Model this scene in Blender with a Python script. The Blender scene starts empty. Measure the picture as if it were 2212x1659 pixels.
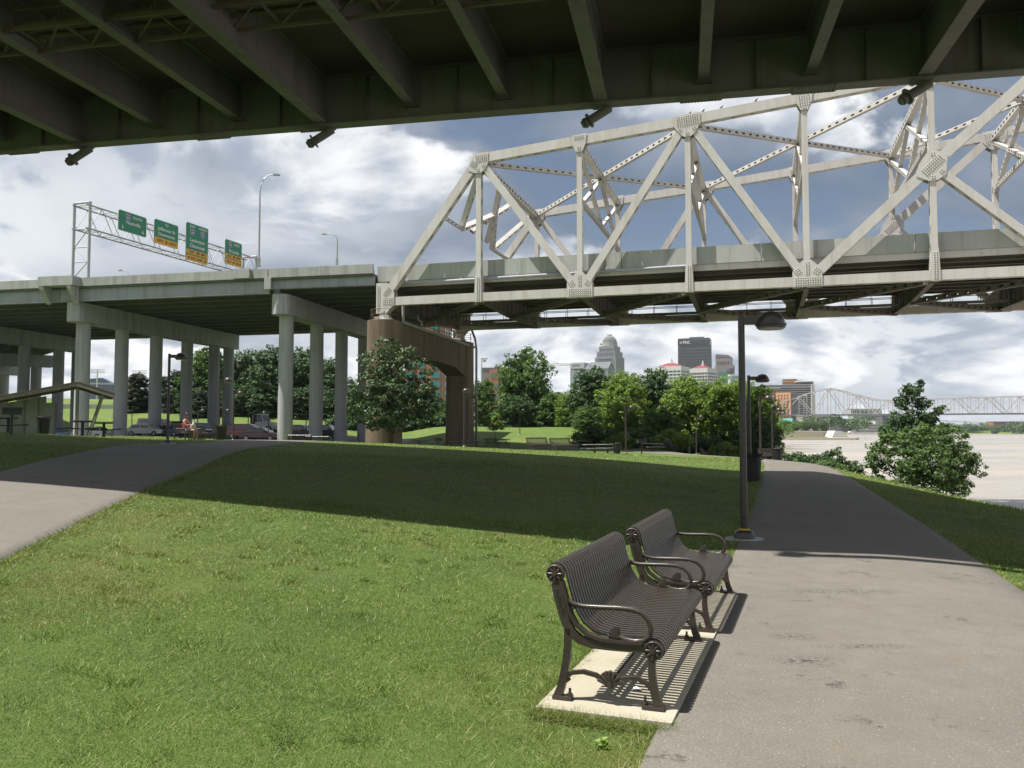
import bpy, bmesh, math, random
import numpy as np
from mathutils import Vector, Matrix
R = math.radians
random.seed(7); rng = np.random.default_rng(7)
SC = bpy.context.scene
COL = SC.collection

# ------------------------------------------------------------------ camera
F = 1789.0; CAMZ = 1.7; PITCH = math.atan(95.5/F)
cam = bpy.data.cameras.new('camera'); camo = bpy.data.objects.new('camera', cam); COL.objects.link(camo)
cam.sensor_fit = 'HORIZONTAL'; cam.sensor_width = 36.0; cam.lens = 36.0*F/2212.0
cam.clip_start = 0.05; cam.clip_end = 20000
camo.location = (0, 0, CAMZ); camo.rotation_euler = (math.pi/2 + PITCH, 0, 0)
SC.camera = camo

# ------------------------------------------------------------------ light
SUN_TO = Vector((-0.42, -0.09, 1.0)).normalized()      # towards the sun
EL = math.asin(SUN_TO.z)
w = bpy.data.worlds.new('World'); SC.world = w; w.use_nodes = True
SC.view_settings.view_transform = 'Standard'; SC.view_settings.look = 'None'
SC.view_settings.exposure = 0.88; SC.view_settings.gamma = 1.0
SC.view_settings.use_curve_mapping = False
def make_world():
    nt = w.node_tree; N = nt.nodes; L = nt.links; N.clear()
    out = N.new('ShaderNodeOutputWorld'); bg = N.new('ShaderNodeBackground'); L.new(bg.outputs[0], out.inputs[0])
    sky = N.new('ShaderNodeTexSky'); sky.sky_type = 'NISHITA'; sky.sun_disc = False
    sky.sun_elevation = EL; sky.sun_rotation = math.atan2(SUN_TO.x, SUN_TO.y); sky.dust_density = 2.0; sky.ozone_density = 1.5
    def math_(op, a, b=None, c=None, clamp=False):
        m = N.new('ShaderNodeMath'); m.operation = op; m.use_clamp = clamp
        for i, x in enumerate((a, b, c)):
            if x is None: continue
            if isinstance(x, (int, float)): m.inputs[i].default_value = x
            else: L.new(x, m.inputs[i])
        return m.outputs[0]
    def mapr(x, a, b, lo=0.0, hi=1.0, smooth=True):
        m = N.new('ShaderNodeMapRange'); m.interpolation_type = 'SMOOTHSTEP' if smooth else 'LINEAR'
        L.new(x, m.inputs[0]); m.inputs[1].default_value = a; m.inputs[2].default_value = b
        m.inputs[3].default_value = lo; m.inputs[4].default_value = hi
        return m.outputs[0]
    def mix(f, a, b):
        m = N.new('ShaderNodeMix'); m.data_type = 'RGBA'
        if isinstance(f, (int, float)): m.inputs[0].default_value = f
        else: L.new(f, m.inputs[0])
        for i, x in ((6, a), (7, b)):
            if isinstance(x, tuple): m.inputs[i].default_value = x + (1,) if len(x) == 3 else x
            else: L.new(x, m.inputs[i])
        return m.outputs[2]
    skb = N.new('ShaderNodeVectorMath'); skb.operation = 'SCALE'; L.new(sky.outputs[0], skb.inputs[0]); skb.inputs['Scale'].default_value = 0.10
    tc = N.new('ShaderNodeTexCoord'); sep = N.new('ShaderNodeSeparateXYZ'); L.new(tc.outputs['Generated'], sep.inputs[0])
    z = math_('MAXIMUM', sep.outputs[2], 0.0)
    den = math_('ADD', z, 0.30)
    px = math_('DIVIDE', sep.outputs[0], den); py = math_('DIVIDE', sep.outputs[1], den)
    def coords(ox, oy, sx=1.0, sy=1.0, zz=0.0):
        c = N.new('ShaderNodeCombineXYZ')
        L.new(math_('MULTIPLY_ADD', px, sx, ox), c.inputs[0]); L.new(math_('MULTIPLY_ADD', py, sy, oy), c.inputs[1]); c.inputs[2].default_value = zz
        return c.outputs[0]
    def noise(vec, scale, detail=8, rough=0.55, dist=0.0):
        n = N.new('ShaderNodeTexNoise'); n.inputs['Scale'].default_value = scale; n.inputs['Detail'].default_value = detail
        n.inputs['Roughness'].default_value = rough; n.inputs['Distortion'].default_value = dist; L.new(vec, n.inputs['Vector'])
        return n.outputs['Fac']
    OX, OY = CLOUD_OFF
    warp = noise(coords(OX, OY+4.0), 1.1, 2, 0.5)
    def wc(dx, dy):
        c = N.new('ShaderNodeCombineXYZ')
        L.new(math_('ADD', math_('MULTIPLY_ADD', warp, 0.5, OX+dx), px), c.inputs[0]); L.new(math_('ADD', math_('MULTIPLY_ADD', warp, -0.35, OY+dy), py), c.inputs[1])
        return c.outputs[0]
    n_big = noise(coords(OX+BIG[0], OY+BIG[1]), 0.75, 2, 0.5)
    n_soft = noise(wc(6.0, 2.0), 1.5, 5, 0.5)
    n_puff = noise(wc(3.1, 1.7), 2.3, 9, 0.53)
    n_sun = noise(wc(3.1-0.07, 1.7+0.03), 2.3, 6, 0.53)       # the same field a little nearer the sun
    base = mix(mapr(math_('ADD', math_('MULTIPLY', n_big, 0.7), math_('MULTIPLY', n_soft, 0.45)), 0.44, 0.70), (0.90, 0.94, 0.99), (0.175, 0.24, 0.35))
    lit = mapr(math_('ADD', math_('MULTIPLY', math_('SUBTRACT', n_sun, n_puff), 3.0), math_('MULTIPLY', math_('SUBTRACT', n_puff, 0.5), 1.2)), -0.30, 0.34)
    pc = mix(lit, (0.42, 0.495, 0.61), (1.25, 1.25, 1.25))
    amount = math_('ADD', n_puff, mapr(n_big, 0.34, 0.66, 0.125, -0.085, False))
    mask = math_('MULTIPLY', mapr(amount, 0.515, 0.575), 0.92)
    cl = mix(mask, base, pc)
    gap = math_('MULTIPLY', mapr(math_('SUBTRACT', n_soft, math_('MULTIPLY', n_puff, 0.4)), 0.36, 0.43), mapr(sep.outputs[2], 0.03, 0.14))
    gap = math_('MULTIPLY', gap, math_('SUBTRACT', 1.0, mask))
    col = mix(math_('MULTIPLY', gap, 0.8), cl, skb.outputs[0])
    L.new(col, bg.inputs[0]); bg.inputs[1].default_value = 0.49
CLOUD_OFF = (8.9, 2.2); BIG = (-0.3, 0.0)
make_world()
#SKYCUT
sl = bpy.data.lights.new('sun', 'SUN'); sl.energy = 5.0; sl.angle = R(0.53); sl.color = (1.0, 0.955, 0.88)
so = bpy.data.objects.new('sun', sl); COL.objects.link(so); so.rotation_euler = (-SUN_TO).to_track_quat('-Z', 'Y').to_euler(); so.location = (-20, -20, 60)

cy = SC.cycles; cy.max_bounces = 4; cy.diffuse_bounces = 2; cy.glossy_bounces = 2; cy.transmission_bounces = 2; cy.transparent_max_bounces = 4; cy.caustics_reflective = False; cy.caustics_refractive = False

# ------------------------------------------------------------------ helpers
def at(u, v, Y):
    "world point at forward distance Y on the sight line through pixel (u, v) of the 2212 wide picture"
    x = (u-1106.0)/F; y = (829.5-v)/F; c, s = math.cos(PITCH), math.sin(PITCH)
    fy = c - y*s; fz = s + y*c
    return Vector((x/fy*Y, Y, CAMZ + fz/fy*Y))
def sm(a, b, x):
    t = np.clip((x-a)/(b-a), 0, 1); return t*t*(3-2*t)

class MB:
    "collects shapes for one mesh object"
    def __init__(s): s.v = []; s.f = []; s.m = []; s.mi = 0; s.sm = []
    def add(s, vs, fs, smooth=False):
        o = len(s.v); s.v += [tuple(p) for p in vs]; s.f += [tuple(i+o for i in f) for f in fs]
        s.m += [s.mi]*len(fs); s.sm += [smooth]*len(fs); return s
    def hexa(s, c8):
        return s.add(c8, [(0,3,2,1),(4,5,6,7),(0,1,5,4),(1,2,6,5),(2,3,7,6),(3,0,4,7)])
    def box(s, x0, x1, y0, y1, z0, z1):
        return s.hexa([(x0,y0,z0),(x1,y0,z0),(x1,y1,z0),(x0,y1,z0),(x0,y0,z1),(x1,y0,z1),(x1,y1,z1),(x0,y1,z1)])
    def rbox(s, c, size, rz=0.0):
        c = Vector(c); M = Matrix.Rotation(rz, 3, 'Z'); hx, hy, hz = (k/2 for k in size)
        return s.hexa([c+M@Vector(p) for p in ((-hx,-hy,-hz),(hx,-hy,-hz),(hx,hy,-hz),(-hx,hy,-hz),(-hx,-hy,hz),(hx,-hy,hz),(hx,hy,hz),(-hx,hy,hz))])
    @staticmethod
    def frame(p, q, up=(0,0,1)):
        d = (Vector(q)-Vector(p)).normalized(); u = Vector(up)
        if abs(d.dot(u)) > 0.99: u = Vector((1,0,0)) if abs(d.x) < 0.9 else Vector((0,1,0))
        sd = d.cross(u).normalized(); return d, sd, sd.cross(d)
    def bar(s, p, q, w, h, up=(0,0,1), w2=None, h2=None):
        p, q = Vector(p), Vector(q); d, a, b = s.frame(p, q, up); w2 = w if w2 is None else w2; h2 = h if h2 is None else h2
        c = []
        for o, ww, hh in ((p, w, h), (q, w2, h2)):
            c += [o-a*ww/2-b*hh/2, o+a*ww/2-b*hh/2, o+a*ww/2+b*hh/2, o-a*ww/2+b*hh/2]
        return s.hexa(c)
    def tube(s, p, q, r, r2=None, n=8, cap=True, smooth=True):
        p, q = Vector(p), Vector(q); d, a, b = s.frame(p, q); r2 = r if r2 is None else r2; vs = []
        for o, rr in ((p, r), (q, r2)):
            vs += [o+(a*math.cos(2*math.pi*i/n)+b*math.sin(2*math.pi*i/n))*rr for i in range(n)]
        s.add(vs, [(i, (i+1) % n, n+(i+1) % n, n+i) for i in range(n)], smooth)
        if cap: s.add(vs, [tuple(range(n-1, -1, -1)), tuple(range(n, 2*n))])
        return s
    def sweep(s, path, r, n=6, up=(0,0,1), cap=True, ry=None, smooth=True):
        "tube along a path; r a number or a list; ry gives an elliptic section"
        P = [Vector(p) for p in path]; k = len(P); rs = r if isinstance(r, (list, tuple)) else [r]*k; vs = []
        for i, o in enumerate(P):
            d = (P[min(i+1, k-1)]-P[max(i-1, 0)]).normalized(); u = Vector(up)
            if abs(d.dot(u)) > 0.97: u = Vector((1,0,0)) if abs(d.x) < .9 else Vector((0,1,0))
            a = d.cross(u).normalized(); b = a.cross(d); r2 = rs[i] if ry is None else ry
            vs += [o+a*math.cos(2*math.pi*(j+.5)/n)*rs[i]+b*math.sin(2*math.pi*(j+.5)/n)*r2 for j in range(n)]
        fs = [(i*n+j, i*n+(j+1) % n, (i+1)*n+(j+1) % n, (i+1)*n+j) for i in range(k-1) for j in range(n)]
        s.add(vs, fs, smooth)
        if cap: s.add(vs, [tuple(range(n-1, -1, -1)), tuple(range((k-1)*n, k*n))])
        return s
    def strap(s, path, wdir, w, t):
        "flat strip of width w along wdir, thickness t, following path"
        P = [Vector(p) for p in path]; W = Vector(wdir).normalized(); k = len(P); vs = []
        for i, o in enumerate(P):
            d = (P[min(i+1, k-1)]-P[max(i-1, 0)]).normalized(); nrm = d.cross(W).normalized()
            vs += [o-W*w/2-nrm*t/2, o+W*w/2-nrm*t/2, o+W*w/2+nrm*t/2, o-W*w/2+nrm*t/2]
        fs = [(i*4+j, i*4+(j+1) % 4, (i+1)*4+(j+1) % 4, (i+1)*4+j) for i in range(k-1) for j in range(4)]
        return s.add(vs, fs+[(3,2,1,0), tuple(range((k-1)*4, k*4))])
    def prism(s, poly, o, ax, ay, az):
        "polygon in the (ax, ay) plane at o, extruded by vector az"
        o, ax, ay, az = Vector(o), Vector(ax), Vector(ay), Vector(az); n = len(poly)
        vs = [o+ax*x+ay*y for x, y in poly]; vs += [p+az for p in vs]
        return s.add(vs, [tuple(range(n-1, -1, -1)), tuple(range(n, 2*n))]+[(i, (i+1) % n, n+(i+1) % n, n+i) for i in range(n)])
    def lathe(s, prof, c=(0,0,0), n=16, smooth=True, axis='z', ex=1.0):
        c = Vector(c); vs = []
        for r, z in prof:
            for i in range(n):
                a = 2*math.pi*i/n; x, y = r*math.cos(a)*ex, r*math.sin(a)
                vs.append(c+(Vector((x, y, z)) if axis == 'z' else Vector((z, x, y)) if axis == 'x' else Vector((x, z, y))))
        k = len(prof)
        s.add(vs, [(i*n+j, i*n+(j+1) % n, (i+1)*n+(j+1) % n, (i+1)*n+j) for i in range(k-1) for j in range(n)], smooth)
        s.add(vs, [tuple(range(n-1, -1, -1)), tuple(range((k-1)*n, k*n))]); return s
    def plate(s, o, d, a, L_, W, pitch, hl, hw):
        "flat plate of length L_ along d and width W along a with a row of oval holes"
        o, d, a = Vector(o), Vector(d), Vector(a); k = max(1, int(L_/pitch)); cell = L_/k; hl = min(hl, cell*.42)
        for i in range(k):
            c = o+d*(cell*(i+.5)); out = []; inn = []
            for sx, sy in ((-1,-1),(0,-1),(1,-1),(1,0),(1,1),(0,1),(-1,1),(-1,0)):
                out.append(c+d*(sx*cell/2)+a*(sy*W/2))
            for sx, sy in ((-.8,-.65),(0,-1),(.8,-.65),(1,0),(.8,.65),(0,1),(-.8,.65),(-1,0)):
                inn.append(c+d*(sx*hl)+a*(sy*hw))
            s.add(out+inn, [(j, (j+1) % 8, 8+(j+1) % 8, 8+j) for j in range(8)])
        return s
    def perf(s, p, q, w, h, up=(0,0,1), pitch=1.1, hl=.3, hw=None, faces='side', two=True):
        "hollow box member with oval holes in one pair of its faces"
        p, q = Vector(p), Vector(q); d, a, b = s.frame(p, q, up); Ln = (q-p).length
        if faces == 'up': a, b = b, -a; w, h = h, w
        hw = h*.26 if hw is None else hw
        for sg in (-1, 1):
            s.plate(p+a*(sg*w/2), d, b, Ln, h, pitch, hl, hw)
            c = [p-a*w/2+b*(sg*h/2), q-a*w/2+b*(sg*h/2), q+a*w/2+b*(sg*h/2), p+a*w/2+b*(sg*h/2)]
            t = b*(-sg*.02)
            s.hexa([c[0], c[3], c[2], c[1], c[0]+t, c[3]+t, c[2]+t, c[1]+t])
        return s
    def build(s, name, mat=None, parent=None, mats=None):
        me = bpy.data.meshes.new(name); me.from_pydata(s.v, [], s.f)
        for m in (mats or [mat]):
            if m: me.materials.append(m)
        if s.f:
            if mats: me.polygons.foreach_set('material_index', s.m)
            me.polygons.foreach_set('use_smooth', s.sm)
        bm = bmesh.new(); bm.from_mesh(me); bmesh.ops.recalc_face_normals(bm, faces=bm.faces); bm.to_mesh(me); bm.free()
        return link(name, me, parent)
def link(name, me, parent=None):
    o = bpy.data.objects.new(name, me); COL.objects.link(o)
    if parent: o.parent = parent
    return o
def npmesh(name, V, Fc, mat=None, parent=None, smooth=False, colors=None):
    "numpy arrays to a mesh object; faces all quads or all triangles"
    V = np.asarray(V, np.float32); Fc = np.asarray(Fc, np.int32); me = bpy.data.meshes.new(name); k = Fc.shape[1]
    me.vertices.add(len(V)); me.vertices.foreach_set('co', V.ravel()); me.loops.add(Fc.size); me.loops.foreach_set('vertex_index', Fc.ravel())
    me.polygons.add(len(Fc)); me.polygons.foreach_set('loop_start', np.arange(len(Fc), dtype=np.int32)*k)
    me.polygons.foreach_set('loop_total', np.full(len(Fc), k, np.int32)); me.polygons.foreach_set('use_smooth', np.full(len(Fc), smooth))
    if colors is not None:
        at_ = me.attributes.new('tint', 'FLOAT', 'POINT'); at_.data.foreach_set('value', np.asarray(colors, np.float32))
    me.update(calc_edges=True); me.validate()
    if mat: me.materials.append(mat)
    return link(name, me, parent)
def tag(o, label=None, cat=None, group=None, kind=None):
    if label: o['label'] = label
    if cat: o['category'] = cat
    if group: o['group'] = group
    if kind: o['kind'] = kind
    return o
def thing(name, label, cat, loc=(0,0,0), rz=0.0, group=None):
    o = bpy.data.objects.new(name, None); COL.objects.link(o); o.empty_display_size = .3
    o.location = loc; o.rotation_euler = (0, 0, rz)
    return tag(o, label, cat, group)
def copy_tree(o, parent=None):
    c = o.copy(); COL.objects.link(c); c.parent = parent
    for ch in list(o.children): copy_tree(ch, c)
    return c
def dup(o, loc, rz, label, group=None, scale=None):
    c = copy_tree(o); c.location = loc; c.rotation_euler = (0, 0, rz); c['label'] = label
    if scale: c.scale = (scale,)*3
    if group: c['group'] = group
    elif 'group' in c: del c['group']
    return c

# ------------------------------------------------------------------ materials
def rgb(c): return tuple(c)+(1,) if len(c) == 3 else c
class NT:
    def __init__(s, name):
        s.mat = bpy.data.materials.new(name); s.mat.use_nodes = True; s.t = s.mat.node_tree; s.N = s.t.nodes; s.L = s.t.links
        s.b = s.N['Principled BSDF']; s.out = s.N['Material Output']
    def set(s, sock, val):
        if isinstance(val, bpy.types.NodeSocket): s.L.new(val, sock)
        elif isinstance(val, (tuple, list)) and len(val) == 3 and sock.type == 'RGBA': sock.default_value = rgb(val)
        else: sock.default_value = val
    def pos(s, kind='Position'):
        if kind == 'Position': return s.N.new('ShaderNodeNewGeometry').outputs['Position']
        return s.N.new('ShaderNodeTexCoord').outputs[kind]
    def scalev(s, v, k):
        m = s.N.new('ShaderNodeVectorMath'); m.operation = 'MULTIPLY'; s.L.new(v, m.inputs[0]); m.inputs[1].default_value = k; return m.outputs[0]
    def noise(s, v, scale, detail=5, rough=.55, dist=0.0, w=None):
        n = s.N.new('ShaderNodeTexNoise'); s.L.new(v, n.inputs['Vector']); n.inputs['Scale'].default_value = scale
        n.inputs['Detail'].default_value = detail; n.inputs['Roughness'].default_value = rough; n.inputs['Distortion'].default_value = dist
        return n.outputs['Fac']
    def voro(s, v, scale, feat='F1', rnd=1.0):
        n = s.N.new('ShaderNodeTexVoronoi'); n.feature = feat; s.L.new(v, n.inputs['Vector']); n.inputs['Scale'].default_value = scale; n.inputs['Randomness'].default_value = rnd; return n
    def ramp(s, x, a, b, lo=0.0, hi=1.0):
        m = s.N.new('ShaderNodeMapRange'); s.L.new(x, m.inputs[0]); m.inputs[1].default_value = a; m.inputs[2].default_value = b
        m.inputs[3].default_value = lo; m.inputs[4].default_value = hi; return m.outputs[0]
    def math(s, op, a, b=0.0):
        m = s.N.new('ShaderNodeMath'); m.operation = op; s.set(m.inputs[0], a); s.set(m.inputs[1], b); return m.outputs[0]
    def mix(s, f, a, b, mode='MIX'):
        m = s.N.new('ShaderNodeMix'); m.data_type = 'RGBA'; m.blend_type = mode; s.set(m.inputs[0], f); s.set(m.inputs[6], a); s.set(m.inputs[7], b); return m.outputs[2]
    def bump(s, h, strength=.3, dist=.02):
        b = s.N.new('ShaderNodeBump'); b.inputs['Strength'].default_value = strength; b.inputs['Distance'].default_value = dist
        s.L.new(h, b.inputs['Height']); s.L.new(b.outputs[0], s.b.inputs['Normal']); return s
    def attr(s, name):
        n = s.N.new('ShaderNodeAttribute'); n.attribute_name = name; return n.outputs['Fac']
    def fin(s, color, rough=.6, metal=0.0, spec=.5, alb=.82):
        s.set(s.b.inputs['Base Color'], s.mix(1.0, color, (alb, alb, alb), 'MULTIPLY')); s.set(s.b.inputs['Roughness'], rough); s.set(s.b.inputs['Metallic'], metal)
        s.b.inputs['Specular IOR Level'].default_value = spec; return s.mat
M = {}
def weathered(name, c1, c2, scale=1.0, rough=.7, metal=0.0, spec=.4, bump=.15, streak=None, kind='Position', fine=14.0, amt=1.0, rust=False):
    "two tones mixed by broad and fine noise, optional run-off streaks in colour streak"
    n = NT(name); p = n.pos(kind)
    a = n.noise(p, scale, 6, .6); f = n.noise(p, scale*fine, 4, .6)
    mixf = n.ramp(n.math('ADD', n.math('MULTIPLY', a, .75), n.math('MULTIPLY', f, .25)), .36, .66, 0, amt)
    c = n.mix(mixf, c1, c2)
    if streak is not None:
        st = n.noise(n.scalev(p, (2.6, 2.6, .16)), 1.0*max(scale, .5), 5, .65)
        c = n.mix(n.ramp(st, .49, .68, 0, .8), c, streak)
    if rust: c = n.mix(n.ramp(n.noise(p, .9, 7, .72), .64, .74, 0, .8), c, (.36,.20,.095)); c = n.mix(n.ramp(n.noise(n.scalev(p, (1.2, 1.2, .10)), 1.0, 6, .7), .58, .70, 0, .35), c, (.38,.30,.22))
    if bump: n.bump(f, bump, .02)
    M[name] = n.fin(c, n.ramp(a, .3, .7, rough-.07, rough+.07), metal, spec); return M[name]
def flat(name, c, rough=.5, metal=0.0, spec=.5, var=.12, scale=3.0):
    n = NT(name); a = n.noise(n.pos('Object'), scale, 4)
    M[name] = n.fin(n.mix(n.ramp(a, .3, .7), tuple(x*(1-var) for x in c), tuple(min(1, x*(1+var)) for x in c)), rough, metal, spec); return M[name]
weathered('white_paint', (.60,.575,.545), (.68,.66,.635), .35, .5, spec=.35, bump=.05, streak=(.53,.485,.43), amt=1.0, rust=True)
weathered('steel_green', (.160,.158,.180), (.208,.205,.230), .5, .62, spec=.35, bump=.08, streak=(.13,.12,.115))
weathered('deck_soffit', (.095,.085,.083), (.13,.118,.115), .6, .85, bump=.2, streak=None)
weathered('concrete_pale', (.38,.38,.37), (.47,.47,.455), .5, .8, bump=.2, streak=(.27,.27,.25))
weathered('concrete_blue', (.43,.43,.465), (.51,.51,.545), .4, .75, bump=.15, streak=(.29,.285,.30))
weathered('girder_blue', (.34,.355,.40), (.405,.42,.465), .4, .6, bump=.05, streak=(.26,.28,.30))
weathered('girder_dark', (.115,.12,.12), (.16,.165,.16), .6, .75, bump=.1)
weathered('parapet_green', (.41,.42,.395), (.49,.495,.47), .5, .8, bump=.2, streak=(.29,.295,.27))
weathered('pier_brown', (.165,.118,.08), (.24,.178,.122), .25, .85, bump=.2, streak=(.08,.06,.043))
weathered('dark_steel', (.13,.115,.095), (.17,.15,.125), .5, .7, bump=.08)
weathered('bronze_paint', (.044,.034,.028), (.060,.047,.039), 4.0, .32, spec=.5, bump=.05, kind='Object')
weathered('black_iron', (.030,.028,.026), (.042,.039,.036), 5.0, .40, spec=.5, bump=.05, kind='Object')
weathered('table_dark', (.035,.033,.03), (.06,.055,.05), 3.0, .5, spec=.5, bump=.05, kind='Object')
weathered('galv', (.40,.41,.42), (.50,.51,.52), 2.0, .5, metal=.45, bump=.03, kind='Object')
weathered('wood_grey', (.155,.142,.125), (.23,.212,.188), 1.5, .8, bump=.2)
weathered('wood_brown', (.13,.085,.055), (.19,.125,.08), 1.5, .8, bump=.2)
weathered('panel_grey', (.20,.195,.185), (.28,.27,.26), 1.0, .8, bump=.1, streak=(.31,.30,.285))
weathered('bark', (.07,.052,.038), (.125,.098,.075), 3.0, .9, bump=.5, kind='Object')
weathered('bark_pale', (.28,.25,.20), (.40,.36,.30), 3.0, .9, bump=.4, kind='Object')
def leafmat(name, c1, c2, rough=.5, trans=.35, spec=.35):
    n = NT(name); t = n.attr('tint'); col = n.mix(t, c1, c2)
    n.fin(col, rough, 0, spec, 1.0); tr = n.N.new('ShaderNodeBsdfTranslucent'); n.set(tr.inputs[0], n.mix(.5, col, n.mix(t, tuple(x*1.3 for x in c1), (c2[0]*1.5, c2[1]*1.5, c2[2]*.8))))
    mx = n.N.new('ShaderNodeMixShader'); mx.inputs[0].default_value = trans
    n.L.new(n.b.outputs[0], mx.inputs[1]); n.L.new(tr.outputs[0], mx.inputs[2]); n.L.new(mx.outputs[0], n.out.inputs[0]); M[name] = n.mat
leafmat('leaf_magnolia', (.026,.055,.016), (.080,.135,.042), .42, .15, .35)
leafmat('leaf_dark', (.026,.062,.018), (.068,.13,.034), .5, .25)
leafmat('leaf_mid', (.048,.105,.020), (.12,.21,.042), .5, .35)
leafmat('leaf_light', (.115,.20,.028), (.22,.31,.055), .5, .45)
leafmat('leaf_conifer', (.016,.032,.016), (.035,.06,.026), .6, .15)
leafmat('leaf_bush', (.065,.12,.035), (.145,.225,.07), .5, .4)
leafmat('grass_blade', (.060,.115,.018), (.175,.235,.055), .55, .35, .3)
# ------------------------------------------------------------------ terrain
WATER_Z = -6.0
def T(x, y):
    x = np.asarray(x, float); y = np.asarray(y, float)
    dp = -.6+.32*np.clip(y, -4, 40)-x
    sp = np.where(dp > 20, dp-1.3, np.log1p(np.exp(np.clip(dp-1.3, -40, 20)*1.8))/1.8)
    d0 = 40+10*sm(-6, -20, x)
    z = (1.42*(1-np.exp(-sp/14.0))+.26*sm(26, 37, dp))*sm(-6, 8, y)*(1-.19*sm(36, 47, y))*(1-.92*sm(0, 1, (y-d0)/28))
    z = z-.45*sm(38, 75, y)*sm(-34, -10, x)+.95*sm(84, 112, y)*sm(-14, -28, x)
    xr = np.maximum(np.minimum(1.05+.32*y, 14.0)+.3, 2.0)
    t = np.clip((x-xr)/(20.0-xr), 0, 1)
    z = z-1.7*t**1.25*(1-.45*sm(34, 52, y))
    sh = .29*np.maximum(y-78, 0)
    z = z-7.2*sm(19.8, 33, x-sh)
    far0 = 120-26*sm(-22, -6, x)
    z = z+(2.3+1.3*sm(-20, -50, x))*sm(0, 1, (y-far0)/34)*sm(40, 0, x-.29*np.maximum(y-78, 0))
    z = z+.05*np.sin(x*.31+1.3)*np.sin(y*.27+.4)*sm(3, 12, y)*sm(1.5, 5, dp)
    z = z+(1.5-z)*sm(1130, 1190, y)
    return z
def Tz(x, y): return float(T(x, y))
def gp(u, v, y0=2.0, y1=400.0):
    "first point of the ground on the sight line through pixel (u, v)"
    d = at(u, v, 1.0); k = d.z-CAMZ; ys = np.concatenate([np.arange(y0, 80, .05), np.arange(80, y1, .25)])
    below = (CAMZ+k*ys) <= T(d.x*ys, ys)
    i = int(np.argmax(below)) if below.any() else len(ys)-1
    return Vector((d.x*ys[i], ys[i], Tz(d.x*ys[i], ys[i])))
def on(u, Y):
    "ground point in the vertical plane of pixel column u, at forward distance Y"
    x = (u-1106)/F*Y*1.0004
    return Vector((x, Y, Tz(x, Y)))

def ground_material():
    n = NT('lawn'); p = n.pos(); big = n.noise(p, .09, 4, .5); mid = n.noise(p, .9, 5, .6); fine = n.noise(p, 16, 4, .7); vf = n.noise(p, 60, 3, .7)
    c = n.mix(n.ramp(mid, .35, .68), (.062,.125,.018), (.118,.195,.036))
    c = n.mix(n.ramp(fine, .38, .66), c, (.14,.20,.046))
    c = n.mix(n.ramp(big, .50, .72, 0, .45), c, (.22,.22,.07))
    cl_ = n.noise(p, .33, 5, .6); c = n.mix(n.ramp(cl_, .54, .70, 0, .6), c, (.19,.185,.06)); c = n.mix(n.ramp(cl_, .44, .30, 0, .6), c, (.05,.10,.016)); c = n.mix(n.ramp(vf, .60, .75, 0, .6), c, (.25,.235,.12))
    c = n.mix(n.ramp(vf, .42, .28, 0, .7), c, (.035,.060,.014))
    n.bump(n.math('ADD', fine, vf), .9, .05); M['lawn'] = n.fin(c, .8, 0, .2)
ground_material()
def asphalt_material():
    n = NT('asphalt_path'); p = n.pos()
    big = n.noise(p, .35, 5, .6); mid = n.noise(p, 3.5, 6, .65); fine = n.noise(p, 70, 3, .7)
    c = n.mix(n.ramp(big, .35, .65), (.150,.138,.121), (.186,.171,.149))
    c = n.mix(n.ramp(mid, .40, .68, 0, .55), c, (.130,.119,.104))
    c = n.mix(n.ramp(fine, .56, .68, 0, .85), c, (.28,.26,.225))
    c = n.mix(n.ramp(fine, .40, .30, 0, .8), c, (.075,.066,.060))
    v = n.voro(p, 26.0); chips = n.ramp(v.outputs['Distance'], .14, .07); rnd = n.noise(p, 9, 2, .5)
    c = n.mix(n.math('MULTIPLY', chips, n.ramp(rnd, .50, .58)), c, (.46,.43,.375))
    st = n.math('MULTIPLY', n.ramp(n.noise(p, 1.3, 6, .75), .585, .66), n.ramp(n.noise(p, 22, 3, .6), .42, .56))
    c = n.mix(n.math('MULTIPLY', st, .8), c, (.045,.037,.03))
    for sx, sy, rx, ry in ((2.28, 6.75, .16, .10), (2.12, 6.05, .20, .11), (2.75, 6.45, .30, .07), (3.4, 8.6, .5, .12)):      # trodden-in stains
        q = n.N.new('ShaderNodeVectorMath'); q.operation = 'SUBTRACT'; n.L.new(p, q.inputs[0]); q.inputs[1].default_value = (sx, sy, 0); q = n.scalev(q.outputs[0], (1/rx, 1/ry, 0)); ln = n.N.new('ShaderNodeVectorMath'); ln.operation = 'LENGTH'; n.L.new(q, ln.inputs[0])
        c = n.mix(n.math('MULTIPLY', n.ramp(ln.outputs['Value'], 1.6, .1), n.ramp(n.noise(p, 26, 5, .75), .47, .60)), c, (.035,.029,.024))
    dirt = n.ramp(n.noise(p, .8, 5, .65), .52, .72, 0, .5); c = n.mix(dirt, c, (.165,.145,.108))
    wv = n.noise(n.scalev(p, (2.2, .35, 1)), 1.0, 6, .7, 1.2)
    c = n.mix(n.ramp(n.math('ABSOLUTE', n.math('SUBTRACT', wv, .5)), .004, .0, 0, .22), c, (.30,.28,.24))
    n.bump(n.math('ADD', fine, n.math('MULTIPLY', chips, .5)), .5, .006); M['asphalt_path'] = n.fin(c, .85, 0, .25)
asphalt_material()
weathered('asphalt_lot', (.16,.155,.15), (.22,.21,.205), .3, .9, bump=.2)
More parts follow.
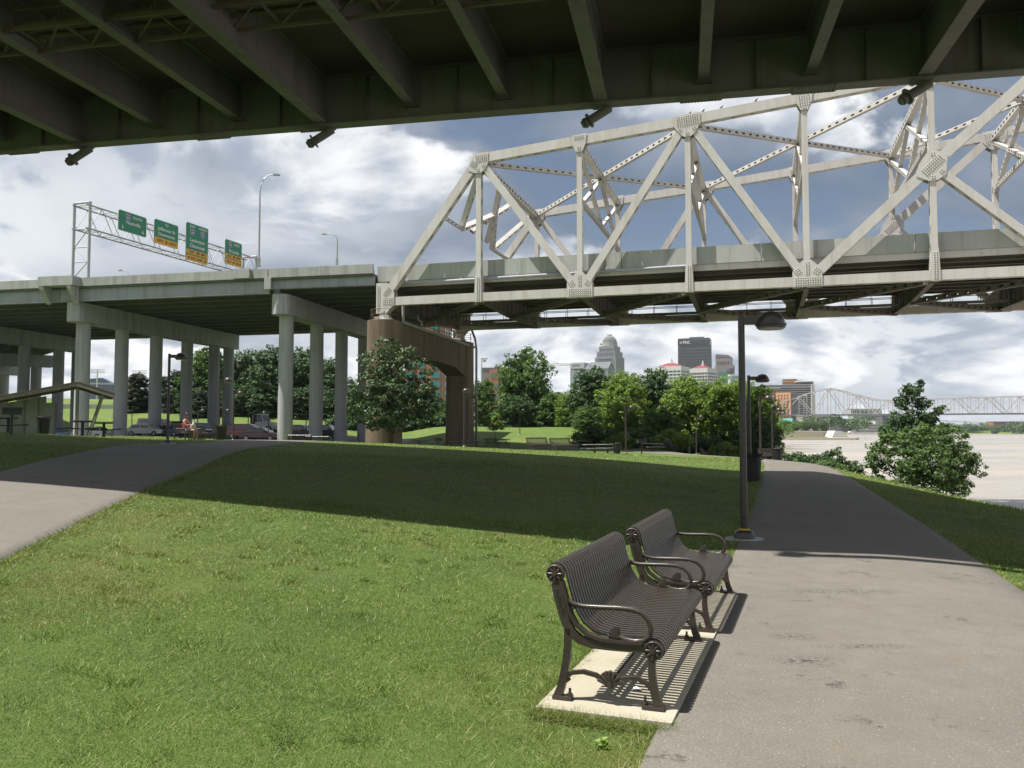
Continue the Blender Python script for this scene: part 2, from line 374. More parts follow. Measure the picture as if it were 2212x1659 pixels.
def pad_material():
    n = NT('concrete_pad'); p = n.pos(); a = n.noise(p, 1.8, 6, .65); f = n.noise(p, 60, 4, .7); s_ = n.noise(p, 6, 5, .7)
    c = n.mix(n.ramp(a, .35, .65), (.36,.33,.255), (.44,.405,.315)); c = n.mix(n.ramp(s_, .60, .78, 0, .6), c, (.36,.32,.235))
    c = n.mix(n.ramp(f, .62, .75, 0, .5), c, (.33,.30,.24)); n.bump(f, .25, .004); M['concrete_pad'] = n.fin(c, .85, 0, .3)
pad_material()
def water_material():
    n = NT('river_water'); p = n.pos()
    a = n.noise(n.scalev(p, (.012, .035, 1)), 1.0, 4, .5, .6)
    c = n.mix(n.ramp(a, .4, .62), (.34,.305,.255), (.39,.35,.295))
    h = n.math('ADD', n.math('MULTIPLY', n.noise(n.scalev(p, (.35, .9, 1)), 1.0, 4, .6), .7), n.noise(p, 2.6, 3, .6))
    n.bump(h, .55, .16); M['river_water'] = n.fin(c, n.ramp(a, .44, .58, .16, .36), 0, .5)
water_material()

def terrain():
    xs = np.concatenate([-np.geomspace(45, 4000, 36)[::-1], np.arange(-44.5, 45, .5), np.geomspace(45.5, 4000, 60)])
    ys = np.concatenate([-np.geomspace(8, 900, 12)[::-1], np.arange(-7.5, 62, .5), np.arange(62, 175, 1.5), np.geomspace(175.5, 9000, 70)])
    X, Y = np.meshgrid(xs, ys); Z = T(X, Y); V = np.stack([X, Y, Z], -1).reshape(-1, 3); nx, ny = len(xs), len(ys)
    i = np.arange(ny-1)[:, None]*nx+np.arange(nx-1)[None]
    Fc = np.stack([i, i+1, i+nx+1, i+nx], -1).reshape(-1, 4)
    tag(npmesh('ground', V, Fc, M['lawn'], smooth=True), kind='structure')
terrain()
wm = MB(); wm.add([(-200,-900,WATER_Z),(6000,-900,WATER_Z),(6000,1250,WATER_Z),(-200,1250,WATER_Z)], [(0,1,2,3)]); tag(wm.build('river_water', M['river_water']), kind='structure')

def catmull(P, k=10):
    P = [np.array(p, float) for p in P]; Q = [2*P[0]-P[1]]+P+[2*P[-1]-P[-2]]; out = []
    for i in range(1, len(Q)-2):
        for t in np.arange(k)/k:
            a, b, c, d = Q[i-1:i+3]
            out.append(.5*((2*b)+(-a+c)*t+(2*a-5*b+4*c-d)*t*t+(-a+3*b-3*c+d)*t**3))
    return np.array(out+[P[-1]])
def ribbon(name, Lp, Rp, mat, lift=.028, rows=15, thick=.0, jag=.022):
    "sheet between two edge lines, laid on the ground"
    a, b = catmull(Lp, 60), catmull(Rp, 60); n = len(a); V = []
    tt = [0, .012]+[.012+.976*j/(rows-3) for j in range(1, rows-3)]+[.988, 1]
    for j in range(rows):
        t = tt[j]; q = a*(1-t)+b*t
        if j in (0, rows-1): q = q+rng.normal(0, jag, q.shape)
        z = T(q[:, 0], q[:, 1])+(lift if 0 < j < rows-1 else -.04)
        V.append(np.column_stack([q, z]))
    V = np.stack(V).reshape(-1, 3); i = np.arange(rows-1)[:, None]*n+np.arange(n-1)[None]
    return tag(npmesh(name, V, np.stack([i, i+n, i+n+1, i+1], -1).reshape(-1, 4), mat, smooth=True), kind='structure')
RP = [(-2.3,-10),(.86,0),(2.53,5),(4.2,10),(5.85,15),(7.45,20),(9.05,25),(10.65,30),(13.3,38.5),(15.2,46),(15.8,55),(14.5,68),(10.5,82),(4,94)]
def offset(P, d):
    P = np.array(P, float); t = np.gradient(P, axis=0); t /= np.linalg.norm(t, axis=1)[:, None]
    return P+np.column_stack([-t[:, 1], t[:, 0]])*d
RP_L, RP_R = offset(RP, 1.57), offset(RP, -1.57)
ribbon('riverside_path', RP_L, RP_R, M['asphalt_path'])
LP_R = [(-3.4,0.5),(-3.9,4)]+[tuple(gp(u, v)[:2]) for u, v in ((0,1218),(150,1145),(300,1070),(430,1013),(520,976))]+[(-9.3,33),(-8.6,39),(-5.5,46),(2,52)]
LP_L = [(-7.2,-1),(-7.4,5)]+[(-8.0,10)]+[tuple(gp(u, v)[:2]) for u, v in ((0,1022),(100,995),(200,974),(290,960))]+[(-12.3,32),(-12.4,40),(-9.5,49),(0,56)]
ribbon('park_path', LP_L, LP_R, M['asphalt_path'], rows=19)
lot = MB(); nx, ny = 24, 10
LX, LY = np.linspace(-95, -14, nx), np.linspace(86, 119, ny)
LV = [(x, y, Tz(x, y)+.03) for y in LY for x in LX]
tag(npmesh('parking_lot', LV, [(j*nx+i, j*nx+i+1, (j+1)*nx+i+1, (j+1)*nx+i) for j in range(ny-1) for i in range(nx-1)], M['asphalt_lot'], smooth=True), kind='structure')
# ------------------------------------------------------------------ bridge overhead (steel girders, seen from below)
OB = thing('girder_bridge', 'dark steel girder bridge passing overhead across the top of the picture', 'bridge', (3.8, 30.0, 0), -math.atan(.2057))
ZB, ZD = 13.65, 15.66                 # bottom of the edge girder, underside of the deck
def near_y(s): return -20.1
S0, S1 = -44.0, 26.0
ss = [S0+i*(S1-S0)/35 for i in range(36)]
mb = MB()
for a, b in zip(ss[:-1], ss[1:]):
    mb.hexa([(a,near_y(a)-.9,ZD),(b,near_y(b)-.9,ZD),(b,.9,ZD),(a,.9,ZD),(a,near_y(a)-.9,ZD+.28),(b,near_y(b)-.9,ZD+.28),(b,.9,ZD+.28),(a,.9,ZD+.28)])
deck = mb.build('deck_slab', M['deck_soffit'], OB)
for nm, f, off in (('parapet', lambda s: 0.0, .9), ('parapet', near_y, -.9)):
    mb = MB(); sg = 1 if off > 0 else -1
    for a, b in zip(ss[:-1], ss[1:]):
        ya, yb = f(a)+off, f(b)+off
        mb.hexa([(a,ya-sg*.45,ZD+.28),(b,yb-sg*.45,ZD+.28),(b,yb,ZD+.28),(a,ya,ZD+.28),(a,ya-sg*.22,ZD+1.25),(b,yb-sg*.22,ZD+1.25),(b,yb,ZD+1.25),(a,ya,ZD+1.25)])
    mb.build(nm, M['concrete_pale'], OB)
def igirder(f, label=None):
    web, bf, tf = MB(), MB(), MB()
    for a, b in zip(ss[:-1], ss[1:]):
        pa, pb = f(a), f(b)
        web.hexa([(a,pa-.015,ZB+.05),(b,pb-.015,ZB+.05),(b,pb+.015,ZB+.05),(a,pa+.015,ZB+.05),(a,pa-.015,ZD),(b,pb-.015,ZD),(b,pb+.015,ZD),(a,pa+.015,ZD)])
        bf.hexa([(a,pa-.30,ZB),(b,pb-.30,ZB),(b,pb+.30,ZB),(a,pa+.30,ZB),(a,pa-.30,ZB+.05),(b,pb-.30,ZB+.05),(b,pb+.30,ZB+.05),(a,pa+.30,ZB+.05)])
        tf.hexa([(a,pa-.22,ZD-.06),(b,pb-.22,ZD-.06),(b,pb+.22,ZD-.06),(a,pa+.22,ZD-.06),(a,pa-.22,ZD-.003),(b,pb-.22,ZD-.003),(b,pb+.22,ZD-.003),(a,pa+.22,ZD-.003)])
    g = web.build('edge_girder', M['steel_green'], OB); bf.build('bottom_flange', M['steel_green'], g); tf.build('top_flange', M['steel_green'], g)
    return g
gfar = igirder(lambda s: 0.0); gnear = igirder(near_y)
stiff = MB(); stiff.box(-.008, .008, -.21, -.017, ZB+.052, ZD-.062); stm = stiff.build('web_stiffener', M['steel_green'], gfar); stm.location = (S0, 0, 0)
k = 0
for i in range(-26, 16):
    s = -.48+i*1.835
    if S0 < s < S1 and abs(((s+.48) / 3.67) - round((s+.48)/3.67)) > .2:
        o = link('web_stiffener', stm.data, gfar); o.location = (s, 0, 0)
# floor beams: every third one full depth, with a drain pipe at its end
def floor_beam(s, big):
    z0 = ZB+.055 if big else ZB+.50; y0, y1 = near_y(s)+.32, -.02; fw = .24 if big else .19
    m = MB(); m.box(s-.012, s+.012, y0, y1, z0+.04, ZD-.002); m.box(s-fw, s+fw, y0, y1-.30*big, z0, z0+.04); m.box(s-.16, s+.16, y0, y1-.2, ZD-.045, ZD-.004)
    b = m.build('floor_beam', M['steel_green'], OB)
    return b
for i in range(-12, 8):
    s = -.48+i*3.67; big = i % 3 == 0
    if not S0+1 < s < S1-1: continue
    b = floor_beam(s, big)
    if big:
        m = MB(); m.box(s-.36, s+.36, -.34, .34, ZB-.03, ZB-.004)
        for ix in range(7):
            for iy in range(6): m.box(s-.32+ix*.1, s-.29+ix*.1, -.30+iy*.11, -.27+iy*.11, ZB-.05, ZB-.03)
        m.build('splice_plate', M['steel_green'], b)
        p = Vector((s+.28, .18, ZB-.05)); d = Vector((-.80, -.12, -.50)).normalized()
        m = MB(); m.tube(p, p+d*1.0, .165, n=14); e = p+d*1.0
        m.tube(e-d*.14, e-d*.08, .28, n=14); m.tube(e, e+d*.12, .19, n=14); m.tube(e+d*.12, e+d*.20, .14, n=14)
        m.box(s-.10, s+.30, .05, .30, ZB-.12, ZB-.032)
        m.build('drain_pipe', M['galv_dark'] if 'galv_dark' in M else M['steel_green'], b)
    else:
        m = MB(); m.box(s-.30, s+.30, -.26, .0, ZB+.47, ZB+.495); m.build('end_plate', M['steel_green'], b)
for s in (-25.6, -16.5, -11.9, 3.1, 7.0, 15.2):
    m = MB(); m.box(s-.75, s+.75, -.335, .335, ZB-.035, ZB-.004)
    for ix in range(12):
        for iy in (-.29, -.21, -.13, .13, .21, .29): m.box(s-.69+ix*.12, s-.66+ix*.12, iy-.015, iy+.015, ZB-.06, ZB-.035)
    m.build('flange_splice', M['steel_green'], gfar)
# cable rack and pipes slung under the deck
m = MB()
for yy, zz, r in ((-7.0, 14.68, .09), (-7.45, 14.75, .12), (-7.85, 14.68, .07)): m.tube((S0, yy, zz), (S1, yy, zz), r, n=8)
m.build('utility_pipe', M['dark_steel'], OB)
m = MB()
for yy in (-6.6, -8.1): m.bar((S0, yy, 14.41), (S1, yy, 14.41), .09, .12); m.bar((S0, yy, 15.0), (S1, yy, 15.0), .06, .06)
n_ = int((S1-S0)/1.7)
for i in range(n_):
    s = S0+i*1.7
    m.bar((s, -6.4, 14.51), (s, -8.3, 14.51), .07, .09)
    m.bar((s, -6.6, 14.41), (s, -6.6, 15.65), .04, .04); m.bar((s, -8.1, 14.41), (s, -8.1, 15.65), .04, .04)
    m.bar((s, -6.6, 14.43), (s+1.7, -8.1, 14.43), .05, .05)
m.build('cable_rack', M['dark_steel'], OB)
# pipe hung outside the near girder, ending in a flange
m = MB(); a = .9
pts = [(s, near_y(s)-.9+.02, ZB+.26) for s in (-1.6, 4, 8, 14, 20, 26)]
m.sweep([(s, y, z) for s, y, z in pts], .13, n=10); m.tube((-1.6, pts[0][1], pts[0][2]), (-1.85, pts[0][1]+.06, pts[0][2]), .24, n=12)
for s, y, z in pts[1:]: m.bar((s, y, z), (s, y+.5, z+.5), .06, .06)
m.build('drain_pipe', M['steel_green'], OB)

# ------------------------------------------------------------------ truss bridge
PL = 9.68; TW = 21.0; TA = -math.atan2(.288, .958)
TB = thing('truss_bridge', 'white riveted steel truss bridge crossing the park towards the river', 'bridge', (-12.34, 80, 0), TA)
ZL = 13.95                                   # centre line of the bottom chord
ZT = {1:27.1, 2:27.9, 3:28.7, 4:29.6, 5:30.55, 6:31.55, 7:33.8, 8:36.6, 9:40.0}
ZM = {5:22.9, 7:23.4}
KM = 9; UPN = (0, 1, 0)
WP = M['white_paint']
def node(k, z, n): return Vector((k*PL, n, z))
RIV = MB()
for i in range(6):
    for j in range(6):
        x, y = -.5+.2*i, -.5+.2*j
        RIV.add([(x-.045,0,y-.045),(x+.045,0,y-.045),(x+.045,0,y+.045),(x-.045,0,y+.045),(x,-.05,y)], [(0,1,4),(1,2,4),(2,3,4),(3,0,4)])
def rivets(mb, c, w, h, ang, n, side, pitch=.19):
    "studs over a w x h rectangle centred at c=(s,z), turned by ang, standing out on the given side"
    nx, nz = max(2, int(w/pitch)), max(2, int(h/pitch)); ca, sa = math.cos(ang), math.sin(ang); e = .05
    for i in range(nx):
        for j in range(nz):
            a, b = (i-(nx-1)/2)*pitch, (j-(nz-1)/2)*pitch; x, z = c[0]+a*ca-b*sa, c[1]+a*sa+b*ca
            mb.add([(x-e,n,z-e),(x+e,n,z-e),(x+e,n,z+e),(x-e,n,z+e),(x,n+side*.09,z)], [(0,1,4),(1,2,4),(2,3,4),(3,0,4)])
def gusset(n, poly, studs, label=None):
    hb = .40
    m = MB()
    for sg in (-1, 1): m.prism(poly, (0, n+sg*hb-(.025 if sg > 0 else 0), 0), (1,0,0), (0,0,1), (0, .025 if sg > 0 else -.025+.0, 0)) if sg > 0 else m.prism(poly, (0, n-hb-.025, 0), (1,0,0), (0,0,1), (0, .025, 0))
    g = m.build('gusset_plate', WP, TB); r = MB()
    for c, w_, h_, ang in studs:
        rivets(r, c, w_, h_, ang, n-hb-.025, -1)
    if studs: tag(r.build('rivets', WP, g), kind='stuff')
    return g
def member(name, a, b, n, w_, perf=True, h=.74, pitch=1.35, hl=.36):
    m = MB(); p, q = Vector((a[0], n, a[1])), Vector((b[0], n, b[1]))
    if perf: m.perf(p, q, w_, h, UPN, pitch, hl, h*.20, 'side')
    else: m.bar(p, q, w_, h, UPN)
    return m.build(name, WP, TB)
for n in (0.0, TW):
    X = lambda k: k*PL
    for k in range(0, KM): member('bottom_chord', (X(k), ZL), (X(k+1), ZL), n, .80, True, .70, 1.6, .42)
    for k in range(1, KM): member('top_chord', (X(k), ZT[k]), (X(k+1), ZT[k+1]), n, .86, True, .72, 1.6, .40)
    member('end_post', (X(0)+.15, ZL+.5), (X(1), ZT[1]), n, .80, True, .74, 1.5, .42)
    for k in range(1, KM+1): member('vertical_post', (X(k), ZL), (X(k), ZT[k]), n, .48, True, .66, 1.5, .42)
    for a, za, b, zb, wd in ((1,ZT[1],2,ZL,.66),(2,ZL,3,ZT[3],.66),(3,ZT[3],4,ZL,.66),(4,ZL,5,ZM[5],.82),(5,ZM[5],6,ZT[6],.82),(5,ZM[5],6,ZL,.62),(6,ZT[6],7,ZM[7],.92),(7,ZM[7],8,ZL,.92),(7,ZM[7],6,ZL,.62),(8,ZL,9,ZT[9],.8)):
        member('diagonal', (X(a), za), (X(b), zb), n, wd)
    # gussets
    for k in (2, 4, 6, 8):
        x = X(k); up = math.atan2(ZT[3]-ZL, PL)
        gusset(n, [(x-1.17,ZL-.47),(x+1.17,ZL-.47),(x+1.17,ZL+.85),(x+.75,ZL+1.4),(x+.3,ZL+1.8),(x-.3,ZL+1.8),(x-.75,ZL+1.4),(x-1.17,ZL+.85)],
               [((x, ZL), 2.2, .8, 0), ((x-.75, ZL+.85), .6, .6, -up), ((x+.75, ZL+.85), .6, .6, up), ((x, ZL+1.1), .35, 1.2, 0)])
    for k in (1, 3, 5, 7):
        x = X(k); gusset(n, [(x-.36,ZL-.46),(x+.36,ZL-.46),(x+.34,ZL+.6),(x+.265,ZL+2.2),(x-.265,ZL+2.2),(x-.34,ZL+.6)], [((x, ZL+.8), .5, 2.4, 0)])
    x = 0.0
    gusset(n, [(x-.75,ZL-1.15),(x+.35,ZL-1.15),(x+.95,ZL-.5),(x+1.15,ZL-.46),(x+1.15,ZL+.75),(x+.95,ZL+1.3),(x+.4,ZL+1.8),(x-.75,ZL+1.8)],
           [((x-.5, ZL+.4), .4, 2.5, 0), ((x+.5, ZL), 1.2, .8, 0), ((x+.4, ZL+.95), .7, 1.0, math.atan2(ZT[1]-ZL, PL)-math.pi/2)])
    for k in (1, 3, 6):
        x, z = X(k), ZT[k]; g = (ZT[k+1]-z)/PL; gl = (ZT[k]-(ZT[k-1] if k > 1 else ZT[k]-12))/PL
        if k == 1: poly = [(x-1.05,z-1.05),(x-.3,z-1.4),(x+.3,z-1.4),(x+.7,z-1.05),(x+.98,z-.5),(x+.98,z+.56),(x-.3,z+.48),(x-.62,z+.2)]; st = [((x+.3, z+.0), 1.2, .9, g), ((x-.45, z-.5), .7, .8, .95), ((x+.55, z-.72), .45, .45, -.9), ((x, z-1.1), .4, .4, 0)]
        else: poly = [(x-1.1,z-.62),(x-.65,z-1.25),(x-.28,z-1.5),(x+.28,z-1.5),(x+.65,z-1.2),(x+1.1,z-.42),(x+1.1,z+.60),(x-1.1,z+.40)]; st = [((x, z-.05), 2.0, .95, g), ((x-.62, z-.88), .5, .5, .95), ((x+.62, z-.82), .5, .5, -.95), ((x, z-1.2), .4, .4, 0)]
        gusset(n, poly, st)
    for k in (2, 4, 5, 7, 8):
        x, z = X(k), ZT[k]; gusset(n, [(x-.6,z-.45),(x-.3,z-1.1),(x+.3,z-1.1),(x+.6,z-.4),(x+.72,z+.57),(x-.62,z+.44)], [((x, z-.75), .5, .5, 0), ((x, z+.25), 1.0, .4, .1)] if k != 4 else [((x, z-.2), 1.1, 1.2, .1), ((x, z-.85), .5, .4, 0)])
    for k in (5, 7):
        x, z = X(k), ZM[k]; sg = 1 if k == 5 else -1; up = math.atan2(ZM[k]-ZL, PL)
        gusset(n, [(x-1.25,z-.85*1.0),(x-.32,z-1.3),(x+.32,z-1.3),(x+.95,z-.85),(x+1.1,z+.75),(x+.3,z+1.15),(x-.3,z+1.15),(x-.85,z+.4)], [((x, z), 2.0, .9, sg*up), ((x, z-1.0), .4, .4, 0), ((x+.65*sg, z-.55), .45, .45, -sg*up), ((x, z+.9), .4, .3, 0)])
# top bracing between the two trusses
mid = TW/2
for k in range(1, KM+1):
    x = k*PL; z = ZT[k]-.25
    m = MB(); m.perf((x, .37, z), (x, TW-.37, z), .55, .62, (0,0,1), 1.0, .26, .15, 'side'); m.build('top_strut', WP, TB)
    if k > 1 and k < KM:
        zb = z-5.2; m = MB()
        m.perf((x, .36, zb-.4), (x, mid, z-.35), .34, .40, (1,0,0), .7, .2, .09, 'up'); m.perf((x, TW-.36, zb-.4), (x, mid, z-.35), .34, .40, (1,0,0), .7, .2, .09, 'up')
        m.perf((x, .36, z-.5), (x, mid, zb), .34, .38, (1,0,0), .7, .2, .09, 'up'); m.perf((x, TW-.36, z-.5), (x, mid, zb), .34, .38, (1,0,0), .7, .2, .09, 'up')
        m.perf((x, .36, zb), (x, TW-.36, zb), .34, .40, (0,0,1), .7, .2, .09, 'side')
        m.build('sway_brace', WP, TB)
    if k < KM:
        z2 = ZT[k+1]-.25
        for a, b in (((x, .4, z), (x+PL, mid, z2)), ((x, TW-.4, z), (x+PL, mid, z2))) if k % 2 else (((x, mid, z), (x+PL, .4, z2)), ((x, mid, z), (x+PL, TW-.4, z2))):
            m = MB(); m.perf(a, b, .34, .44, (0,0,1), .85, .2, .10, 'side'); m.build('lateral_brace', WP, TB)
# portal frame in the plane of the inclined end posts
def portal_pt(t, n): return Vector((.15+(PL-.15)*t, n, ZL+.5+(ZT[1]-ZL-.5)*t))
m = MB()
def pbar(t0, n0, t1, n1, w_=.5): m.perf(portal_pt(t0, n0), portal_pt(t1, n1), .42, w_, (1, 0, -.78), .95, .27, .12, 'up')
pbar(.97, .3, .97, TW-.3, .6); pbar(.60, .35, .60, 5.4, .55); pbar(.60, TW-.35, .60, TW-5.4, .55)
pbar(.60, 5.4, .97, 1.2); pbar(.60, TW-5.4, .97, TW-1.2); pbar(.60, 5.4, .80, mid, .55); pbar(.60, TW-5.4, .80, mid, .55); pbar(.80, mid, .97, mid-3); pbar(.80, mid, .97, mid+3)
pbar(.80, mid, .62, mid-2.5); pbar(.80, mid, .62, mid+2.5)
m.build('portal_brace', WP, TB)
# floor: beams, stringers, slab, parapets, bottom laterals
for k in range(0, KM+1):
    x = k*PL; m = MB()
    m.prism([(.36, ZL-.35), (mid, ZL-.62), (TW-.36, ZL-.35), (TW-.36, 16.0), (.36, 16.0)], (x-.015, 0, 0), (0,1,0), (0,0,1), (.03,0,0))
    m.bar((x, .36, ZL-.37), (x, mid, ZL-.64), .42, .05); m.bar((x, TW-.36, ZL-.37), (x, mid, ZL-.64), .42, .05)
    for j in range(1, 14): m.box(x-.12, x+.12, j*1.5-.012, j*1.5+.012, ZL-.3, 15.95)
    m.build('floor_beam', M['dark_steel'], TB)
for j in range(9):
    y = 2.0+j*(TW-4)/8; m = MB(); m.box(0, KM*PL, y-.008, y+.008, 15.35, 16.25); m.box(0, KM*PL, y-.16, y+.16, 15.32, 15.35); m.box(0, KM*PL, y-.15, y+.15, 16.25, 16.28); m.build('stringer', M['dark_steel'], TB)
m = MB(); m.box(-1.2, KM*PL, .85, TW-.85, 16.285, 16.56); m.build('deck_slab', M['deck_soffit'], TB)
for sg, y in ((1, .78), (-1, TW-.78)):
    m = MB()
    for i in range(int(KM*PL/12.1)+1):
        a = -1.2+i*12.1; b = a+12.06
        m.prism([(0, 16.10), (sg*.5, 16.10), (sg*.5, 16.62), (sg*.34, 16.9), (sg*.28, 17.62), (0, 17.62)], (a, y, 0), (0,1,0), (0,0,1), (b-a, 0, 0))
    p_ = m.build('parapet', M['parapet_green'], TB)
    m = MB(); m.prism([(0,15.55), (sg*.3,15.55), (sg*.3,16.09), (0,16.09)], (-1.2, y+sg*.12, 0), (0,1,0), (0,0,1), (KM*PL, 0, 0)); m.build('fascia_beam', M['white_paint'], TB)
m = MB(); m.tube((1.0, .55, 15.75), (3*PL, .55, 15.95), .14, n=8)
for i in range(10): m.bar((2+i*2.8, .55, 15.8), (2+i*2.8, .85, 16.4), .05, .05)
m.build('drain_pipe', M['girder_blue'], TB)
for k in range(0, KM):
    x = k*PL; zz = ZL-.30
    for a, b in (((x, mid, zz-.3), (x+PL, .4, zz)), ((x, mid, zz-.3), (x+PL, TW-.4, zz))):
        m = MB(); m.perf(a, b, .40, .50, (0,0,1), .95, .22, .12, 'side'); m.build('bottom_lateral', M['dark_steel'], TB)
m = MB()
for y in (TW-4.5, TW-5.4):
    m.bar((0, y, 14.6), (KM*PL, y, 14.6), .06, .06); m.bar((0, y, 13.9), (KM*PL, y, 13.9), .10, .16)
for i in range(int(KM*PL/2.4)):
    m.bar((i*2.4, TW-4.5, 13.9), (i*2.4, TW-4.5, 15.3), .05, .05); m.bar((i*2.4, TW-5.4, 13.9), (i*2.4, TW-5.4, 14.6), .05, .05)
m.build('inspection_walkway', M['dark_steel'], TB)
# bearings
for n in (0, TW):
    m = MB(); zt = 12.05
    m.box(-.95, .95, n-.8, n+.8, zt+.003, zt+.16)
    m.prism([(-.72,zt+.16),(.72,zt+.16),(.42,zt+.55),(.24,zt+1.05),(-.24,zt+1.05),(-.42,zt+.55)], (0,n-.38,0), (1,0,0), (0,0,1), (0,.76,0))
    for sx in (-.62, .62):
        for j in range(4): m.box(sx-.2+j*.1, sx-.15+j*.1, n-.74, n-.4, zt+.16, zt+.42)
    m.tube((0, n-.5, zt+1.0), (0, n+.5, zt+1.0), .17, n=12); m.prism([(-.24,zt+.85),(.24,zt+.85),(.24,zt+1.3),(.12,zt+1.45),(-.12,zt+1.45),(-.24,zt+1.3)], (0,n-.3,0), (1,0,0), (0,0,1), (0,.6,0))
    m.build('bearing', M['concrete_pale'] if False else WP, TB)

# ------------------------------------------------------------------ concrete pier carrying the truss
PR = thing('bridge_pier', 'brown concrete portal pier under the end of the white truss', 'pier', (-12.34, 80, 0), TA)
def pier_col(n, zt, zb):
    m = MB(); sec = []; hw, hl = 1.52, 1.75
    for i in range(24):
        a = 2*math.pi*i/24; c, s_ = math.cos(a), math.sin(a)
        sec.append((hw*math.copysign(abs(c)**.75, c), hl*math.copysign(abs(s_)**.75, s_)))
    P = [(-0.0+x, n+y, z) for z, f in ((zb, 1.05), (zt, 1.0)) for x, y in [(a*f, b*f) for a, b in sec]]
    m.add(P, [(i, (i+1) % 24, 24+(i+1) % 24, 24+i) for i in range(24)], True); m.add(P, [tuple(range(24, 48))])
    return m.build('column', M['pier_brown'], PR)
pier_col(0.0, 12.05, -1); pier_col(TW, 12.05, -1)
m = MB(); n0, n1 = 1.0, TW-1.0
prof = [(n0,12.0),(n1,12.0),(n1,7.6),(n1-.9,8.0),(n1-3.6,8.75),(mid,9.0),(n0+3.6,8.75),(n0+.9,8.0),(n0,7.6)]
m.prism(prof, (-1.15, 0, 0), (0,1,0), (0,0,1), (2.3,0,0)); m.build('cross_beam', M['pier_brown'], PR)
m = MB()
for n in (0.0, TW):
    for zz in (12.05+.55, 12.05+1.05):
        ring = [(1.35*math.cos(a), n+1.5*math.sin(a), zz) for a in [2*math.pi*i/24 for i in range(25)]]
        m.sweep(ring, .03, n=4, cap=False)
    for i in range(0, 24, 3):
        a = 2*math.pi*i/24; m.tube((1.35*math.cos(a), n+1.5*math.sin(a), 12.05), (1.35*math.cos(a), n+1.5*math.sin(a), 13.1), .03, n=4)
    m.build('guard_rail', M['galv_rust'] if 'galv_rust' in M else M['wood_brown'], PR); m = MB()
m = MB()
for zz in (12.5, 13.0): m.tube((.9, 1.6, zz), (.9, TW-1.6, zz), .03, n=4); m.tube((-.9, 1.6, zz), (-.9, TW-1.6, zz), .03, n=4)
for i in range(13): m.tube((.9, 1.8+i*1.45, 12), (.9, 1.8+i*1.45, 13.0), .025, n=4)
m.build('walkway_rail', M['dark_steel'], PR)
m = MB(); m.tube((1.30, 1.4, 12.1), (1.30, TW+1.4, 11.6), .17, n=8); m.tube((1.30, 1.4, 12.0), (1.30, 1.4, 14.2), .17, n=8)
for i in range(3): m.tube((1.3, 6+i*4.8, 12.0), (1.3, 6+i*4.8, 12.7), .12, n=8); m.sweep([(1.3, 6+i*4.8, 12.7), (1.2, 5.4+i*4.8, 12.8), (1.2, 5.2+i*4.8, 13.3)], .09, n=6)
m.sweep([(1.5, TW+1.7, -1), (1.5, TW+1.7, 11.4), (1.5, TW+1.2, 12.6), (1.3, TW-.2, 14.2), (1.3, TW-.2, 15.4)], .14, n=8)
m.build('drain_pipe', M['concrete_pale'], PR)

# ------------------------------------------------------------------ concrete viaduct to the left
VA = -math.atan2(.204, .979)
VD = thing('concrete_viaduct', 'pale concrete highway viaduct on rows of round columns', 'viaduct', (-12.34, 80, 0), VA)
VW = 34.0; VS0 = -100.0
def vzt(s): return 17.75+.004*s
GB = lambda s: 15.35+.004*s
segs = [(VS0, -61.3), (-61.2, -36.9), (-36.8, -12.5), (-12.4, -1.3)]
for a, b in segs:
    for y, sg in ((0, 1), (VW, -1)):
        m = MB()
        P = lambda s, yy, z: (s, yy, z)
        for (y0, y1, z0, z1) in ((0, .42, -.86, -.0),):
            c = []
            for s in (a, b):
                zt = vzt(s)
                c.append([(s, y, zt-.90), (s, y+sg*.50, zt-.90), (s, y+sg*.50, zt-.62), (s, y+sg*.30, zt-.45), (s, y+sg*.24, zt), (s, y, zt)])
            n6 = 6; m.add(c[0]+c[1], [tuple(range(5, -1, -1)), tuple(range(6, 12))]+[(i, (i+1) % 6, 6+(i+1) % 6, 6+i) for i in range(6)])
        par = m.build('parapet', M['concrete_pale'], VD)
    m = MB()
    for i in range(1):
        zt, zb_ = vzt(a)-.9, vzt(b)-.9
        m.hexa([(a,.12,zt-.22),(b,.12,zb_-.22),(b,VW-.12,zb_-.22),(a,VW-.12,zt-.22),(a,.12,zt-.002),(b,.12,zb_-.002),(b,VW-.12,zb_-.002),(a,VW-.12,zt-.002)])
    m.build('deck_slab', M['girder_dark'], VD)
    ng = 12; shallow = .42 if a > -13 else 0
    for j in range(ng):
        y = .55+j*(VW-1.1)/(ng-1); m = MB(); za, zb2 = GB(a)+shallow, GB(b)+shallow; ta, tb = vzt(a)-1.125, vzt(b)-1.125
        m.hexa([(a,y-.15,za),(b,y-.15,zb2),(b,y+.15,zb2),(a,y+.15,za),(a,y-.15,ta),(b,y-.15,tb),(b,y+.15,tb),(a,y+.15,ta)])
        m.hexa([(a,y-.3,za-.04),(b,y-.3,zb2-.04),(b,y+.3,zb2-.04),(a,y+.3,za-.04),(a,y-.3,za),(b,y-.3,zb2),(b,y+.3,zb2),(a,y+.3,za)])
        m.build('girder', M['girder_blue'] if j in (0, ng-1) else M['girder_dark'], VD)
